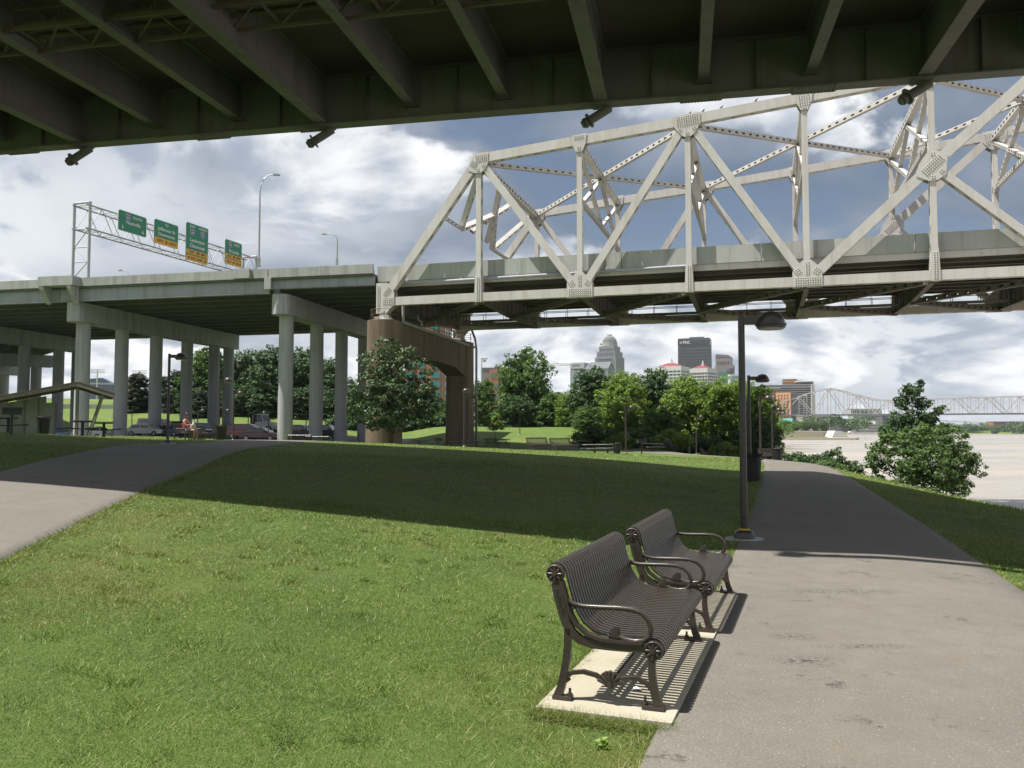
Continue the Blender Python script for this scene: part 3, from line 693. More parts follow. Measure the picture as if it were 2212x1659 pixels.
for sx in (-11.6, -35.5, -60.4, -85.0):
    z1 = GB(sx)-.06; z0 = z1-2.05; hw = .95; e0, e1 = 1.0-.5, VW-1.0+.5; m = MB()
    prof = []
    for i in range(7):
        a = math.pi/2+math.pi*i/6; prof.append((e0+.8+ .9*math.cos(a), .0+hw*math.sin(a)))
    for i in range(7):
        a = -math.pi/2+math.pi*i/6; prof.append((e1-.8+.9*math.cos(a), hw*math.sin(a)))
    n_ = len(prof); vs = [(sx+q, p_, z0) for p_, q in prof]+[(sx+q, p_, z1) for p_, q in prof]
    m.add(vs, [(i, (i+1) % n_, n_+(i+1) % n_, n_+i) for i in range(n_)], False); m.add(vs, [tuple(range(n_-1, -1, -1)), tuple(range(n_, 2*n_))])
    cap = m.build('bent_cap', M['concrete_blue'], VD)
    m = MB()
    for j in range(12):
        y = .55+j*(VW-1.1)/11
        m.box(sx-.3, sx+.3, y-.25, y+.25, z1+.001, z1+(.06 if sx < -13 else .45))
    m.build('bearing_pads', M['girder_dark'], cap)['kind'] = 'stuff'
    base = MB(); base.lathe([(.76, -2.5), (.74, z0-.002)], n=24)
    c0 = base.build('column', M['concrete_blue'], VD); c0.location = (sx, 2.45, 0)
    for off_ in ((7.2, 14.0, 21.0, 28.5) if sx > -13 else (6.3, 12.7, 19.2, 25.6, 29.3)):
        o = link('column', c0.data, VD); o.location = (sx, 2.45+off_, 0)
# corbel that carries the sign frame, and the lamp plinth
m = MB(); sx = -36.2; zt = vzt(sx)
m.box(sx-2.0, sx+2.2, -1.25, -.004, zt-.95, zt+.03)
m.prism([(0,-.95),(-1.2,-.95),(-1.2,-1.25),(-.05,-2.75),(0,-2.75)], (sx-1.85,-.003,zt), (0,1,0), (0,0,1), (.5,0,0)); m.prism([(0,-.95),(-1.2,-.95),(-1.2,-1.25),(-.05,-2.75),(0,-2.75)], (sx+1.5,-.003,zt), (0,1,0), (0,0,1), (.5,0,0))
m.build('sign_corbel', M['concrete_pale'], VD)
m = MB(); sx = -15.2; zt = vzt(sx); m.box(sx-.9, sx+.9, -.42, -.004, zt-.9, zt+.04); m.build('lamp_plinth', M['concrete_pale'], VD)
m = MB(); m.prism([(-.35,0),(.35,0),(.35,-1.15),(-.35,-1.15)], (-12.4,-.20,vzt(-12.4)-.93), (1,0,0), (0,0,1), (0,.18,0)); m.build('joint_block', M['concrete_pale'], VD)
m = MB(); m.sweep([(-44, VW+.2, 15.6), (-44, VW+.9, 15.6), (-44, VW+.9, 16.3)], .08, n=6); m.tube((-60, VW+.3, 15.5), (-37, VW+.3, 15.5), .1, n=6); m.build('drain_pipe', M['girder_dark'], VD)

# ------------------------------------------------------------------ exit ramp behind, far left
RM = thing('exit_ramp', 'second lower concrete ramp seen behind the viaduct columns at far left', 'ramp', (0, 0, 0), 0)
A0, A1 = Vector((-122, 184, 14.2)), Vector((-66, 121, 14.6)); d = (A1-A0); dn = Vector((d.x, d.y, 0)).normalized(); nn = Vector((dn.y, -dn.x, 0))
m = MB(); m.bar(A0+nn*5, A1+nn*5, 10, .3); m.build('deck_slab', M['girder_dark'], RM)
m = MB(); m.bar(A0+Vector((0,0,.6)), A1+Vector((0,0,.6)), .4, 1.0); m.build('parapet', M['concrete_pale'], RM)
for o in (0.6, 3.5, 6.5, 9.4):
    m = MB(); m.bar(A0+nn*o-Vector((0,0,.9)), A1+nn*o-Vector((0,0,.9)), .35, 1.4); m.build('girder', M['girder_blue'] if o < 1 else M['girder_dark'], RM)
for t in (.35, .62, .9):
    c = A0.lerp(A1, t); m = MB(); m.bar(c-nn*.6-Vector((0,0,2.6)), c+nn*10.6-Vector((0,0,2.6)), 1.8, 1.8); cp = m.build('bent_cap', M['concrete_blue'], RM)
    for o in (1.5, 8.5):
        m = MB(); m.tube((c+nn*o).xy.to_3d()+Vector((0,0,-1)), (c+nn*o)-Vector((0,0,3.5)), .75, n=16); m.build('column', M['concrete_blue'], RM)
# ------------------------------------------------------------------ benches
BZ = M['bronze_paint']
def arc(c, r, a0, a1, n): return [(c[0]+r*math.cos(R(a0+(a1-a0)*i/n)), c[1]+r*math.sin(R(a0+(a1-a0)*i/n))) for i in range(n+1)]
SEATP = arc((-.34,.755), .062, 205, 15, 8)+[(-.262,.69),(-.243,.62),(-.215,.535),(-.172,.465),(-.105,.415),(-.01,.394),(.10,.393),(.20,.398)]+arc((.262,.342), .060, 105, -75, 7)
def xz(P, y=0.0): return [(x, y, z) for x, z in P]
def end_frame(y, parent, outer):
    f = MB(); U = (0,1,0); k = .7071
    def rail(P, w0, t=.036, w1=None):
        n = len(P); w1 = w0 if w1 is None else w1
        f.sweep(xz(P, y), [(w0+(w1-w0)*i/(n-1))/2/k for i in range(n)], 4, U, True, t/2/k, smooth=False)
    rail([(-.332,.70),(-.318,.62),(-.292,.53),(-.268,.46),(-.235,.405),(-.185,.368),(-.11,.349),(0,.345),(.12,.345),(.215,.345)], .062, .034, .042)
    rail([(-.300,.715),(-.272,.62),(-.248,.53),(-.205,.455),(-.14,.405),(-.05,.382),(.08,.378),(.2,.38)], .020, .05)
    rail([(-.262,.43),(-.262,.33),(-.270,.24),(-.285,.15),(-.305,.07),(-.328,.012)], .040, .034, .052)
    rail([(.255,.31),(.252,.22),(.258,.15),(.272,.08),(.298,.012)], .038, .034, .052)
    f.box(-.355, -.235, y-.03, y+.03, .004, .024); f.box(.195, .325, y-.03, y+.03, .004, .024)
    for bx in (-.25, .21): f.tube((bx, y, .02), (bx, y, .07), .009, n=6); f.tube((bx, y, .024), (bx, y, .040), .018, n=6)
    rail([(-.285,.125),(-.235,.165),(-.165,.178),(-.085,.165),(-.025,.125),(0,.105)], .024, .03); rail([(.268,.095),(.225,.145),(.165,.172),(.085,.163),(.025,.125),(0,.105)], .024, .03)
    f.sweep(xz([(-.275,.115),(-.255,.13)], y), .02, 4, U)
    fr = f.build('end_frame', BZ, parent)
    sh = MB()                                                            # scallop shell on the arch
    for i in range(7):
        a = R(20+140*i/6); c = Vector((0, y, .118)); tip = c+Vector((math.cos(a)*.078, 0, math.sin(a)*.078))
        sh.sweep([c, c.lerp(tip, .55), tip], [.008, .016, .014], 6, U, True, .024)
    sh.lathe([(.016,-.03),(.016,.03)], (0, y, .122), 8, axis='y'); sh.build('shell_ornament', BZ, fr)
    am = MB()
    am.sweep(xz([(-.298,.645),(-.272,.605),(-.225,.578),(-.16,.568),(-.06,.570),(.05,.574),(.135,.572),(.195,.555),(.235,.515),(.25,.465),(.24,.42),(.205,.393),(.15,.386),(.09,.392),(.045,.412)], y), .0165, 8, U)
    for i in range(5):
        a = R(95+70*i/4); c = Vector((.055, y, .395)); tip = c+Vector((math.cos(a)*.07, 0, math.sin(a)*.07)); am.sweep([c, c.lerp(tip, .55), tip], [.006, .012, .010], 6, U, True, .018)
    am.build('armrest', BZ, parent)
    for (cx, cz) in ((-.34,.755), (.262,.342)):
        r = MB(); r.lathe([(.056,-.012),(.060,0),(.056,.012)], (cx, y, cz), 20, axis='y'); r.lathe([(.056,-.020*outer),(.056,.014*outer),(.049,.022*outer),(.047,.010*outer)], (cx, y, cz), 20, axis='y')
        for i in range(8):
            a = 2*math.pi*i/8; d = Vector((math.cos(a), 0, math.sin(a))); c = Vector((cx, y+.016*outer, cz)); r.sweep([c+d*.010, c+d*.027, c+d*.043], [.005, .010, .008], 6, U, True, .007)
        r.lathe([(.013,.0),(.013,.03*outer)], (cx, y, cz), 10, axis='y'); r.build('rosette', BZ, fr)
    return fr
def text_mesh(body, size, mat, parent, name, M4, depth=.002, align='CENTER'):
    cu = bpy.data.curves.new('t', 'FONT'); cu.body = body; cu.size = size; cu.extrude = depth; cu.offset = size*.018; cu.align_x = align; cu.align_y = 'CENTER'; cu.resolution_u = 3
    o = bpy.data.objects.new('t', cu); COL.objects.link(o); dg = bpy.context.evaluated_depsgraph_get()
    me = bpy.data.meshes.new_from_object(o.evaluated_get(dg)); bpy.data.objects.remove(o); bpy.data.curves.remove(cu)
    me.transform(M4); me.materials.clear(); me.materials.append(mat); me.name = name
    o = link(name, me, parent); o['kind'] = 'stuff'; return o
def make_bench(label, loc, rz, detailed=True):
    b = thing('park_bench', label, 'bench', loc, rz); HL = .835
    pitch = .0545; n = 30
    if detailed:
        s0 = None
        for i in range(n):
            y = (i-(n-1)/2)*pitch
            if s0 is None:
                m = MB(); m.strap(xz(SEATP), (0,1,0), 0.034, .010); s0 = m.build('slat', BZ, b); s0.location = (0, y, 0)
            else: o = link('slat', s0.data, b); o.location = (0, y, 0)
    else:
        m = MB()
        for i in range(n//2): m.strap(xz(SEATP[::2]), (0,1,0), .05, .012); m.v[-len(SEATP[::2])*4:] = [(x, y+(i-(n/2-1)/2)*pitch*2, z) for x, y, z in m.v[-len(SEATP[::2])*4:]]
        m.build('slatted_seat', BZ, b)['kind'] = 'stuff'
    for sg in (-1, 1): end_frame(sg*HL, b, sg)
    m = MB(); m.tube((0,-HL,.125), (0,HL,.125), .014, n=8); m.build('stretcher', BZ, b)
    for (cx, cz) in ((-.34,.755), (.262,.342)): m = MB(); m.tube((cx,-HL,cz), (cx,HL,cz), .024, n=10); m.build('cross_tube', BZ, b)
    m = MB()
    for pts in (((-.292,.53),(-.252,.54)), ((-.1,.349),(-.1,.408)), ((.12,.345),(.12,.388))):
        (ax, az), (bx, bz) = pts; m.bar((bx+(ax-bx)*.3,-HL,bz+(az-bz)*.3-.004), (bx+(ax-bx)*.3,HL,bz+(az-bz)*.3-.004), .035, .012)
    m.build('seat_support', BZ, b)
    if detailed:
        Mx = Matrix.Translation((-.305, -HL-.018, .585)) @ Matrix.Rotation(R(90), 4, 'X') @ Matrix.Rotation(R(-72), 4, 'Z')
        text_mesh('DuMor, Inc.', .034, M['black_iron'], b, 'maker_lettering', Mx, .0012)
    return b
BRZ = math.atan2(-.344, .938)
B1, B2 = Vector((.875, 5.83)), Vector((1.62, 7.70))
PADZ = .05
def pad_xy(x, y): return Vector((.865+.938*x+.344*y, 5.83-.344*x+.938*y))
make_bench('nearest dark bronze slatted metal bench on the sunlit concrete pad', (B1.x, B1.y, PADZ), BRZ)
make_bench('dark bronze slatted metal bench on the pad, right behind the nearest bench', (B2.x, B2.y, PADZ), BRZ)
mb = MB()
for a, b in ((-1.02, 1.02), (1.03, 2.96)):
    P = [(-.40, a), (.405, a), (.405, b), (-.40, b)]; Q = [pad_xy(*p) for p in P]
    mb.hexa([(q.x, q.y, -.2) for q in Q]+[(q.x, q.y, PADZ) for q in Q])
tag(mb.build('concrete_pad', M['concrete_pad']), kind='structure')
# a scrap of white paper on the pad
mb = MB(); q = pad_xy(.10, -.50)
mb.add([(q.x-.03,q.y-.02,PADZ+.004),(q.x+.02,q.y-.035,PADZ+.012),(q.x+.035,q.y+.01,PADZ+.004),(q.x-.01,q.y+.03,PADZ+.018),(q.x,q.y,PADZ+.022)], [(0,1,4),(1,2,4),(2,3,4),(3,0,4)])
flat('paper_white', (.8,.8,.78), .8); tag(mb.build('paper_scrap', M['paper_white']), 'small crumpled white paper scrap on the bench pad', 'litter')

far_b = None
def far_bench(label, p, rz, s=1.0):
    global far_b
    if far_b is None: far_b = make_bench(label, p, rz, False); o = far_b
    else: o = dup(far_b, p, rz, label)
    return o
far_bench('bronze bench in the sunlit strip beyond the lawn, left one of two end to end', on(1167, 50.5), R(-47))
far_bench('bronze bench in the sunlit strip beyond the lawn, right one of two end to end', on(1217, 49.5), R(-47))
far_bench('small dark bench on the lawn beyond the pier, left of a pair', on(1064, 97), R(-55)); far_bench('small dark bench on the lawn beyond the pier, right of a pair', on(1084, 95), R(-55))
far_bench('low dark bench seen from behind beside the tall lit viaduct column', on(652, 58), R(84)); far_bench('low dark bench seen from behind below the dark grey car', on(690, 58.5), R(84))
PB = on(409, 41.0); far_bench('dark park bench with the seated woman and dog', PB, R(-6))
far_bench('dark park bench between the seated woman and the litter bin', on(438, 43.2), R(-6))
far_bench('bench beside the lamp post where the path meets the sunlight', on(1666, 52.0), R(-60)); far_bench('pale sunlit bench left of a litter bin near the trees', on(1521, 75), R(-20))
RB = on(1436, 78); far_bench('dark bench with a person leaning back, below the trees', RB, R(-80))

# ------------------------------------------------------------------ park lamps
def make_lamp(label, p, rz):
    l = thing('park_lamp', label, 'lamp', p, rz)
    m = MB(); m.tube((0,0,.10), (0,0,3.44), .056, .050, n=12); m.build('pole', BZ, l)
    m = MB(); m.box(.03, .32, -.035, .035, 3.28, 3.40); m.build('arm', BZ, l)
    m = MB(); m.lathe([(.215,3.225),(.215,3.265),(.205,3.33),(.175,3.40),(.12,3.455),(.05,3.478),(.0,3.48)], (.44,0,0), 20); d = m.build('dome', BZ, l)
    m = MB(); m.lathe([(.232,3.258),(.236,3.27),(.232,3.285)], (.44,0,0), 20); m.build('rim', BZ, d)
    m = MB(); m.lathe([(.19,3.205),(.20,3.222)], (.44,0,0), 16); m.build('lens', M['lamp_glass'], d)
    m = MB(); m.lathe([(.155,.0),(.155,.10),(.135,.135),(.07,.16)], n=16); b = m.build('base_cover', BZ, l)
    m = MB(); m.lathe([(.075,.15),(.085,.165),(.06,.18)], n=12); m.build('base_collar', M['yellow_paint'], b)
    m = MB(); m.lathe([(.29,-.3),(.29,.025),(.275,.035)], n=20); m.build('footing', M['concrete_pale'], l)
    return l
n = NT('lamp_glass'); n.fin((.35,.36,.36), .2, 0, .6); M['lamp_glass'] = n.mat
flat('yellow_paint', (.55,.42,.03), .6)
lamp0 = make_lamp('nearest tall bronze park lamp with half dome head beside the path', Vector((3.52, 12.65, Tz(3.52, 12.65))), R(-8))
L1 = [('second bronze park lamp along the path, rising behind the litter bin', on(1618, 27.4), -8), ('third bronze park lamp along the riverside path', on(1641, 44), -8),
 ('fourth park lamp along the path, beside a bench at the sunlit bend', on(1667, 53), -10), ('fifth park lamp along the path, just right of the fourth', on(1671, 78), -10),
 ('park lamp standing in front of the far leg of the concrete pier', on(1003, 48), -75), ('park lamp between the picnic tables and the trees right of centre', on(1351, 58), 12),
 ('park lamp beside the person in a red shirt', on(1503, 72), 0), ('park lamp right of the red shirt, near the distant litter bin', on(1540, 100), 0),
 ('small park lamp by the young tree on the far lawn', on(1123, 112), 10), ('distant park lamp under the dark trees, middle of three close together', on(1181, 150), 10),
 ('distant park lamp under the dark trees, left of three close together', on(1174, 158), 190), ('distant park lamp under the dark trees, right of three close together', on(1188, 165), 190),
 ('distant park lamp right of the three close together under the trees', on(1222, 150), 10), ('distant park lamp behind the picnic tables left of the dark bin', on(1298, 120), 20),
 ('dark park lamp in the shade beside the curving path at left', on(364, 31.5), 5), ('park lamp right behind the litter bin near the seated woman', on(474, 45), 5),
 ('park lamp right of the litter bin by the seated woman, taller than its neighbours', on(505, 57), 5), ('park lamp with lit head between two columns above the litter bin', on(482, 76), 5),
 ('park lamp right behind the seated woman', on(428, 79), 5), ('park lamp in front of the white flatbed truck', on(537, 100), -70),
 ('park lamp with its head turned left, behind the red minivan', on(581, 84), 185), ('dim park lamp between the lit column and the next one', on(662, 86), 170),
 ('park lamp left of the conifers at the far lawn', on(286, 110), 20), ('park lamp behind the picnic shelter roof', on(107, 75), 5)]
for lb, p, rz in L1: dup(lamp0, p, R(rz), lb)

# ------------------------------------------------------------------ litter bins
def make_bin(label, p):
    b = thing('litter_bin', label, 'litter bin', p, 0); n = 26; first = None
    for i in range(n):
        if first is None:
            m = MB(); m.strap([(.25,0,.05),(.265,0,.3),(.285,0,.6),(.305,0,.78),(.36,0,.90)], (0,1,0), .036, .008); first = m.build('stave', M['black_iron'], b)
        else: o = link('stave', first.data, b); o.rotation_euler = (0, 0, 2*math.pi*i/n)
    for r, z in ((.262,.06), (.288,.62), (.325,.84)):
        m = MB(); m.lathe([(r-.012,z),(r-.012,z+.03),(r-.022,z+.03),(r-.022,z)], n=24); m.build('hoop', M['black_iron'], b)
    m = MB(); m.lathe([(.235,.06),(.265,.60),(.27,.80),(.255,.80),(.23,.08)], n=20); m.build('liner', M['black_iron'], b)
    m = MB(); m.lathe([(.2,0),(.2,.05)], n=12); m.build('base', M['black_iron'], b)
    return b
bin0 = make_bin('black slatted litter bin beside the path, in front of the second lamp', on(1622, 26.6))
for lb, p in (('black slatted litter bin right of the seated woman and dog', on(479, 44)), ('slatted litter bin standing beside the picnic shelter', on(95, 41)), ('dark litter bin right of the sunlit picnic tables', on(1332, 66)),
              ('distant litter bin right of the pale sunlit bench', on(1550, 82)), ('litter bin beside the bench at the sunlit bend', on(1676, 51.5))): dup(bin0, p, 0, lb)

# ------------------------------------------------------------------ picnic tables and grills
def make_table(label, p, rz):
    t = thing('picnic_table', label, 'picnic table', p, rz); D = M['table_dark']
    m = MB(); m.box(-.065, .065, -.065, .065, -.1, .70); m.build('pedestal', D, t)
    for i in range(5): m = MB(); y = -.38+i*.19; m.box(-.9, .9, y-.088, y+.088, .72, .765); m.build('top_plank', M['table_top'], t)
    m = MB(); m.box(-.5, .5, -.04, .04, .66, .719); m.box(-.04, .04, -.40, .40, .665, .718); m.build('top_frame', D, t)
    for sg in (-1, 1):
        m = MB(); m.box(-.9, .9, sg*.78-.13, sg*.78+.13, .42, .46); s_ = m.build('seat', M['table_top'], t)
        m = MB(); m.bar((0, 0, .34), (0, sg*.80, .40), .07, .06); m.build('seat_arm', D, s_)
    return t
weathered('table_top', (.22,.21,.195), (.34,.325,.30), 2.0, .7, bump=.1, kind='Object')
tab0 = make_table('dark picnic table nearest the shelter, under the leaning post', on(180, 40.5), R(115))
for lb, p, rz in (('dark picnic table between the shelter and a viaduct column', on(226, 41.5), 114), ('dark picnic table behind the charcoal grill at far left', on(20, 39.5), 118), ('picnic table on the far lawn left of the small grill', on(907, 88), 20),
                  ('picnic table in the shade left of the pier leg lamp', on(992, 84), 15), ('picnic table in the shade right of the pier leg lamp', on(1029, 86), 15), ('sunlit picnic table, left one of the group left of the dark bin', on(1284, 66), 15),
                  ('sunlit picnic table closest to the dark litter bin', on(1312, 72), 15), ('shaded picnic table right of the pair of benches', on(1254, 88), 20), ('picnic table right of the small post grill near the trees', on(1408, 76), 15)): dup(tab0, p, R(rz), lb)
def make_grill(label, p, rz):
    g = thing('charcoal_grill', label, 'grill', p, rz); D = M['black_iron']
    m = MB(); m.tube((0,0,-.1), (0,0,.74), .045, n=10); m.build('post', D, g)
    m = MB(); m.box(-.30,.30,-.22,.22,.74,.76); m.box(-.30,.30,.20,.22,.76,1.0); m.box(-.30,-.285,-.22,.2,.76,1.0); m.box(.285,.30,-.22,.2,.76,1.0); m.box(-.285,.285,-.22,-.205,.76,.90); m.build('firebox', D, g)
    m = MB()
    for i in range(13): m.box(-.28+i*.046, -.27+i*.046, -.2, .19, .93, .945)
    m.box(-.28,.29,-.20,-.185,.925,.95); m.box(.29,.40,-.05,-.02,.93,.95); m.build('grate', D, g)
    return g
gr0 = make_grill('black charcoal grill on a post at far left, before the shelter', on(27, 35.5), R(30)); gr0.scale = (1.2,)*3
for lb, p in (('small post grill on the shaded lawn in front of the pier opening', on(947, 78)), ('small post grill left of a picnic table near the trees', on(1385, 68))): dup(gr0, p, R(15), lb)
# stand pipe beside the pier
pp = on(1016, 94); m = MB(); q = on(1011, 93)
m.sweep([(q.x,q.y,q.z-.2),(q.x,q.y,q.z+5.2),(q.x+.2,q.y,q.z+5.6),(q.x+.75,q.y,q.z+5.6),(q.x+.95,q.y,q.z+5.2),(q.x+.95,q.y,q.z-.2)], .09, n=8)
tag(m.build('stand_pipe', M['dark_steel']), 'tall dark bent pipe standing against the far pier leg', 'pipe')

# ------------------------------------------------------------------ picnic shelter at far left
SH = thing('picnic_shelter', 'open timber picnic shelter with shallow gabled roof at far left', 'shelter', on(170, 60), R(6))
h0 = -2.2+.3
def sh_pt(u, v, Y): p = at(u, v, Y); o = Vector(SH.location); q = Matrix.Rotation(-R(6), 3, 'Z') @ (p-o); return q
ridge, eL, eR = sh_pt(168, 826, 60), sh_pt(-95, 874, 60), sh_pt(248, 851, 60)
DV = Matrix.Rotation(-R(6), 3, 'Z') @ (Vector((-.463, .886, 0))*5.5)
for a, b, tilt in ((eL, ridge, 0), (ridge, eR, 0)):
    m = MB(); d = (b-a); up = Vector((-d.z, 0, d.x)).normalized()
    P = [a, b, b+DV, a+DV]; m.hexa([p for p in P]+[p+up*.08 for p in P]); rf = m.build('roof_slope', M['wood_brown'], SH)
    m = MB(); m.bar(a-up*.15+DV*.01, b-up*.15+DV*.01, .06, .24, up=up); m.build('fascia_board', M['wood_grey'], rf)
    for j in range(1, 6):
        m = MB(); m.bar(a-up*.14+DV*(j/5.2), b-up*.14+DV*(j/5.2), .10, .24, up=up); m.build('rafter', M['wood_brown'], rf)
for f_ in (.06, .94):
    for q_, zt_ in ((ridge, ridge.z-.3), (eL+Vector((1.0, 0, 0)), eL.z-.05)):
        c_ = q_+DV*f_; m = MB(); m.box(c_.x-.09, c_.x+.09, c_.y-.09, c_.y+.09, -2.6, zt_); m.build('post', M['wood_grey'], SH)
    m = MB(); m.bar(Vector((ridge.x+.35, ridge.y, -1.6))+DV*f_, Vector((eR.x-.75, eR.y, eR.z+.1))+DV*f_, .12, .16); m.build('leaning_post', M['wood_grey'], SH)
x0 = sh_pt(0, 900, 60).x-2.5; x1 = sh_pt(72, 900, 60).x; zt = lambda x: eL.z+(ridge.z-eL.z)*(x-eL.x)/(ridge.x-eL.x)-.35
m = MB(); m.prism([(x0,-2.6),(x1,-2.6),(x1,zt(x1)),(x0,zt(x0))], (0,2.2,0), (1,0,0), (0,0,1), (0,.15,0)); wl = m.build('side_wall', M['panel_grey'], SH)
for i in range(5):
    x = x0+(x1-x0)*(i+.5)/5; m = MB(); m.box(x-.05, x+.05, 2.12, 2.198, -2.6, zt(x)); m.build('batten', M['wood_grey'], wl)
m = MB(); m.box(x1+.01, x1+.75, 2.0, 2.4, -2.6, zt(x1)-.5); m.build('chimney_panel', M['panel_grey'], SH)
# ------------------------------------------------------------------ people and dog
flat('skin', (.42,.24,.16), .5); flat('hair_dark', (.035,.022,.016), .5); flat('pink_cloth', (.62,.04,.12), .8); flat('shorts_grey', (.35,.36,.40), .8); flat('shoe_dark', (.04,.04,.045), .6)
flat('red_cloth', (.38,.025,.03), .8); flat('pale_cloth', (.5,.47,.42), .8); flat('navy_cloth', (.03,.035,.06), .8); flat('dog_white', (.68,.65,.60), .8); flat('dog_black', (.03,.028,.026), .7); flat('lens_dark', (.01,.01,.012), .2)
def skin(name, nodes, edges, mat, parent, lvl=2):
    me = bpy.data.meshes.new(name); me.from_pydata([n[:3] for n in nodes], edges, []); me.materials.append(mat); o = link(name, me, parent)
    o.modifiers.new('Skin', 'SKIN'); sv = me.skin_vertices[0].data if me.skin_vertices else None
    if sv is None:
        bm = bmesh.new(); bm.from_mesh(me); bm.verts.layers.skin.verify(); bm.to_mesh(me); bm.free(); sv = me.skin_vertices[0].data
    for i, n in enumerate(nodes):
        r = n[3] if isinstance(n[3], tuple) else (n[3], n[3]); sv[i].radius = r; sv[i].use_root = i == 0
    s_ = o.modifiers.new('Sub', 'SUBSURF'); s_.levels = lvl; s_.render_levels = lvl
    for p in me.polygons: p.use_smooth = True
    o.modifiers['Skin'].use_smooth_shade = True
    return o
def hand(parent, p, d, up, mat, name='hand', s=1.0):
    "palm with five bent fingers; p wrist, d pointing direction"
    d, up = Vector(d).normalized(), Vector(up).normalized(); sd = d.cross(up).normalized(); nd = [tuple(p)+(.022*s,), tuple(Vector(p)+d*.05*s)+((.032*s, .018*s),)]; ed = [(0, 1)]
    for i, (o, ln) in enumerate(((-.028, .068), (-.010, .078), (.010, .074), (.027, .06))):
        a = Vector(p)+d*.085*s+sd*o*s; b = a+d*ln*.55*s-up*.012*s; c = b+(d*.5-up*.8).normalized()*ln*.45*s; k = len(nd)
        nd += [tuple(a)+(.0095*s,), tuple(b)+(.009*s,), tuple(c)+(.007*s,)]; ed += [(1, k), (k, k+1), (k+1, k+2)]
    a = Vector(p)+d*.03*s-sd*.035*s; b = a+(d*.7-sd*.6).normalized()*.035*s; c = b+d*.03*s; k = len(nd); nd += [tuple(a)+(.011*s,), tuple(b)+(.010*s,), tuple(c)+(.008*s,)]; ed += [(1, k), (k, k+1), (k+1, k+2)]
    return skin(name, nd, ed, mat, parent, 1)
def head(parent, c, look, mat, hairmat, long_=False):
    "head with face, ears and hair; c centre, look facing direction (horizontal)"
    f = Vector(look).normalized(); s = f.cross(Vector((0,0,1))).normalized(); c = Vector(c)
    g = bmesh.new(); bmesh.ops.create_uvsphere(g, u_segments=18, v_segments=14, radius=1.0)
    for v in g.verts:
        p = v.co.copy(); z = p.z; wd = .078*(1-.20*max(0, -z)); dp_ = .096*(1-.10*max(0, -z))
        v.co = c+s*p.x*wd+f*(p.y*dp_+(.012 if z < -.5 and p.y > 0 else 0))+Vector((0,0,z*.118))
    me = bpy.data.meshes.new('head'); g.to_mesh(me); g.free(); me.materials.append(mat)
    for p in me.polygons: p.use_smooth = True
    h = link('head', me, parent)
    m = MB(); m.add([c+f*.09+Vector((0,0,.02)), c+f*.092+s*.016-Vector((0,0,.022)), c+f*.092-s*.016-Vector((0,0,.022)), c+f*.118-Vector((0,0,.018))], [(0,1,3),(0,3,2),(1,2,3)]); m.build('nose', mat, h)
    for sg in (-1, 1):
        m = MB(); m.lathe([(.004,-.012),(.024,0),(.004,.012)], c+s*sg*.078, 8, axis='x'); m.build('ear', mat, h)
        m = MB(); m.lathe([(.004,-.005),(.012,0),(.004,.005)], c+f*.088+s*sg*.03+Vector((0,0,.012)), 8, axis='y'); m.build('eye', M['lens_dark'], h)
    m = MB(); m.bar(c+f*.094-s*.022-Vector((0,0,.055)), c+f*.094+s*.022-Vector((0,0,.055)), .006, .008); m.build('mouth', M['pink_cloth'], h)
    g = bmesh.new(); bmesh.ops.create_uvsphere(g, u_segments=18, v_segments=12, radius=1.0)
    kill = []
    for v in g.verts:
        p = v.co.copy(); fr = p.y
        if p.z < (.15 if fr > .3 else -.45 if fr > -.2 else -1.2): kill.append(v)
        v.co = c+s*p.x*.090+f*(p.y*.108-.006)+Vector((0,0,p.z*.128+.004))
    bmesh.ops.delete(g, geom=kill, context='VERTS'); me = bpy.data.meshes.new('hair'); g.to_mesh(me); g.free(); me.materials.append(hairmat); link('hair', me, parent)
    if long_:
        m = MB(); m.sweep([c-f*.06+Vector((0,0,.03)), c-f*.10-Vector((0,0,.06)), c-f*.10-Vector((0,0,.17)), c-f*.085-Vector((0,0,.27))], [.05, .075, .065, .03], 8); m.build('long_hair', hairmat, parent)
    return h
# seated woman, facing right, dog on her lap (local x = the way she faces)
W = thing('person', 'woman in pink top and shorts sitting on a bench holding a small dog', 'person', PB+Vector((.02, -.05, 0)), R(-4))
body = skin('body', [(-.12,0,.47,(.15,.17)),(-.14,0,.62,(.12,.15)),(-.17,0,.80,(.115,.165)),(-.175,0,.95,(.10,.17)),(-.16,0,1.04,(.05,.05)),(-.14,0,1.10,.048),
    (-.06,-.10,.47,.095),(.30,-.12,.49,.072),(.34,-.12,.44,.062),(.33,-.12,.22,.055),(.31,-.12,.08,.04),(.40,-.12,.035,.036),
    (-.06,.10,.47,.095),(.29,.12,.49,.072),(.33,.12,.44,.062),(.36,.12,.22,.055),(.36,.12,.08,.04),(.45,.12,.035,.036),
    (-.17,-.19,.94,.055),(-.06,-.235,.74,.045),(.14,-.15,.72,.034),(-.17,.19,.94,.055),(-.04,.235,.75,.045),(.15,.10,.74,.034)],
    [(0,1),(1,2),(2,3),(3,4),(4,5),(0,6),(6,7),(7,8),(8,9),(9,10),(10,11),(0,12),(12,13),(13,14),(14,15),(15,16),(16,17),(3,18),(18,19),(19,20),(3,21),(21,22),(22,23)], M['skin'], W)
top = skin('tank_top', [(-.12,0,.50,(.155,.185)),(-.14,0,.62,(.130,.165)),(-.17,0,.80,(.128,.182)),(-.175,0,.93,(.108,.165))], [(0,1),(1,2),(2,3)], M['pink_cloth'], W)
sho = skin('shorts', [(-.12,0,.46,(.165,.185)),(-.05,-.10,.475,.108),(.12,-.112,.485,.095),(-.05,.10,.475,.108),(.12,.112,.485,.095)], [(0,1),(1,2),(0,3),(3,4)], M['shorts_grey'], W)
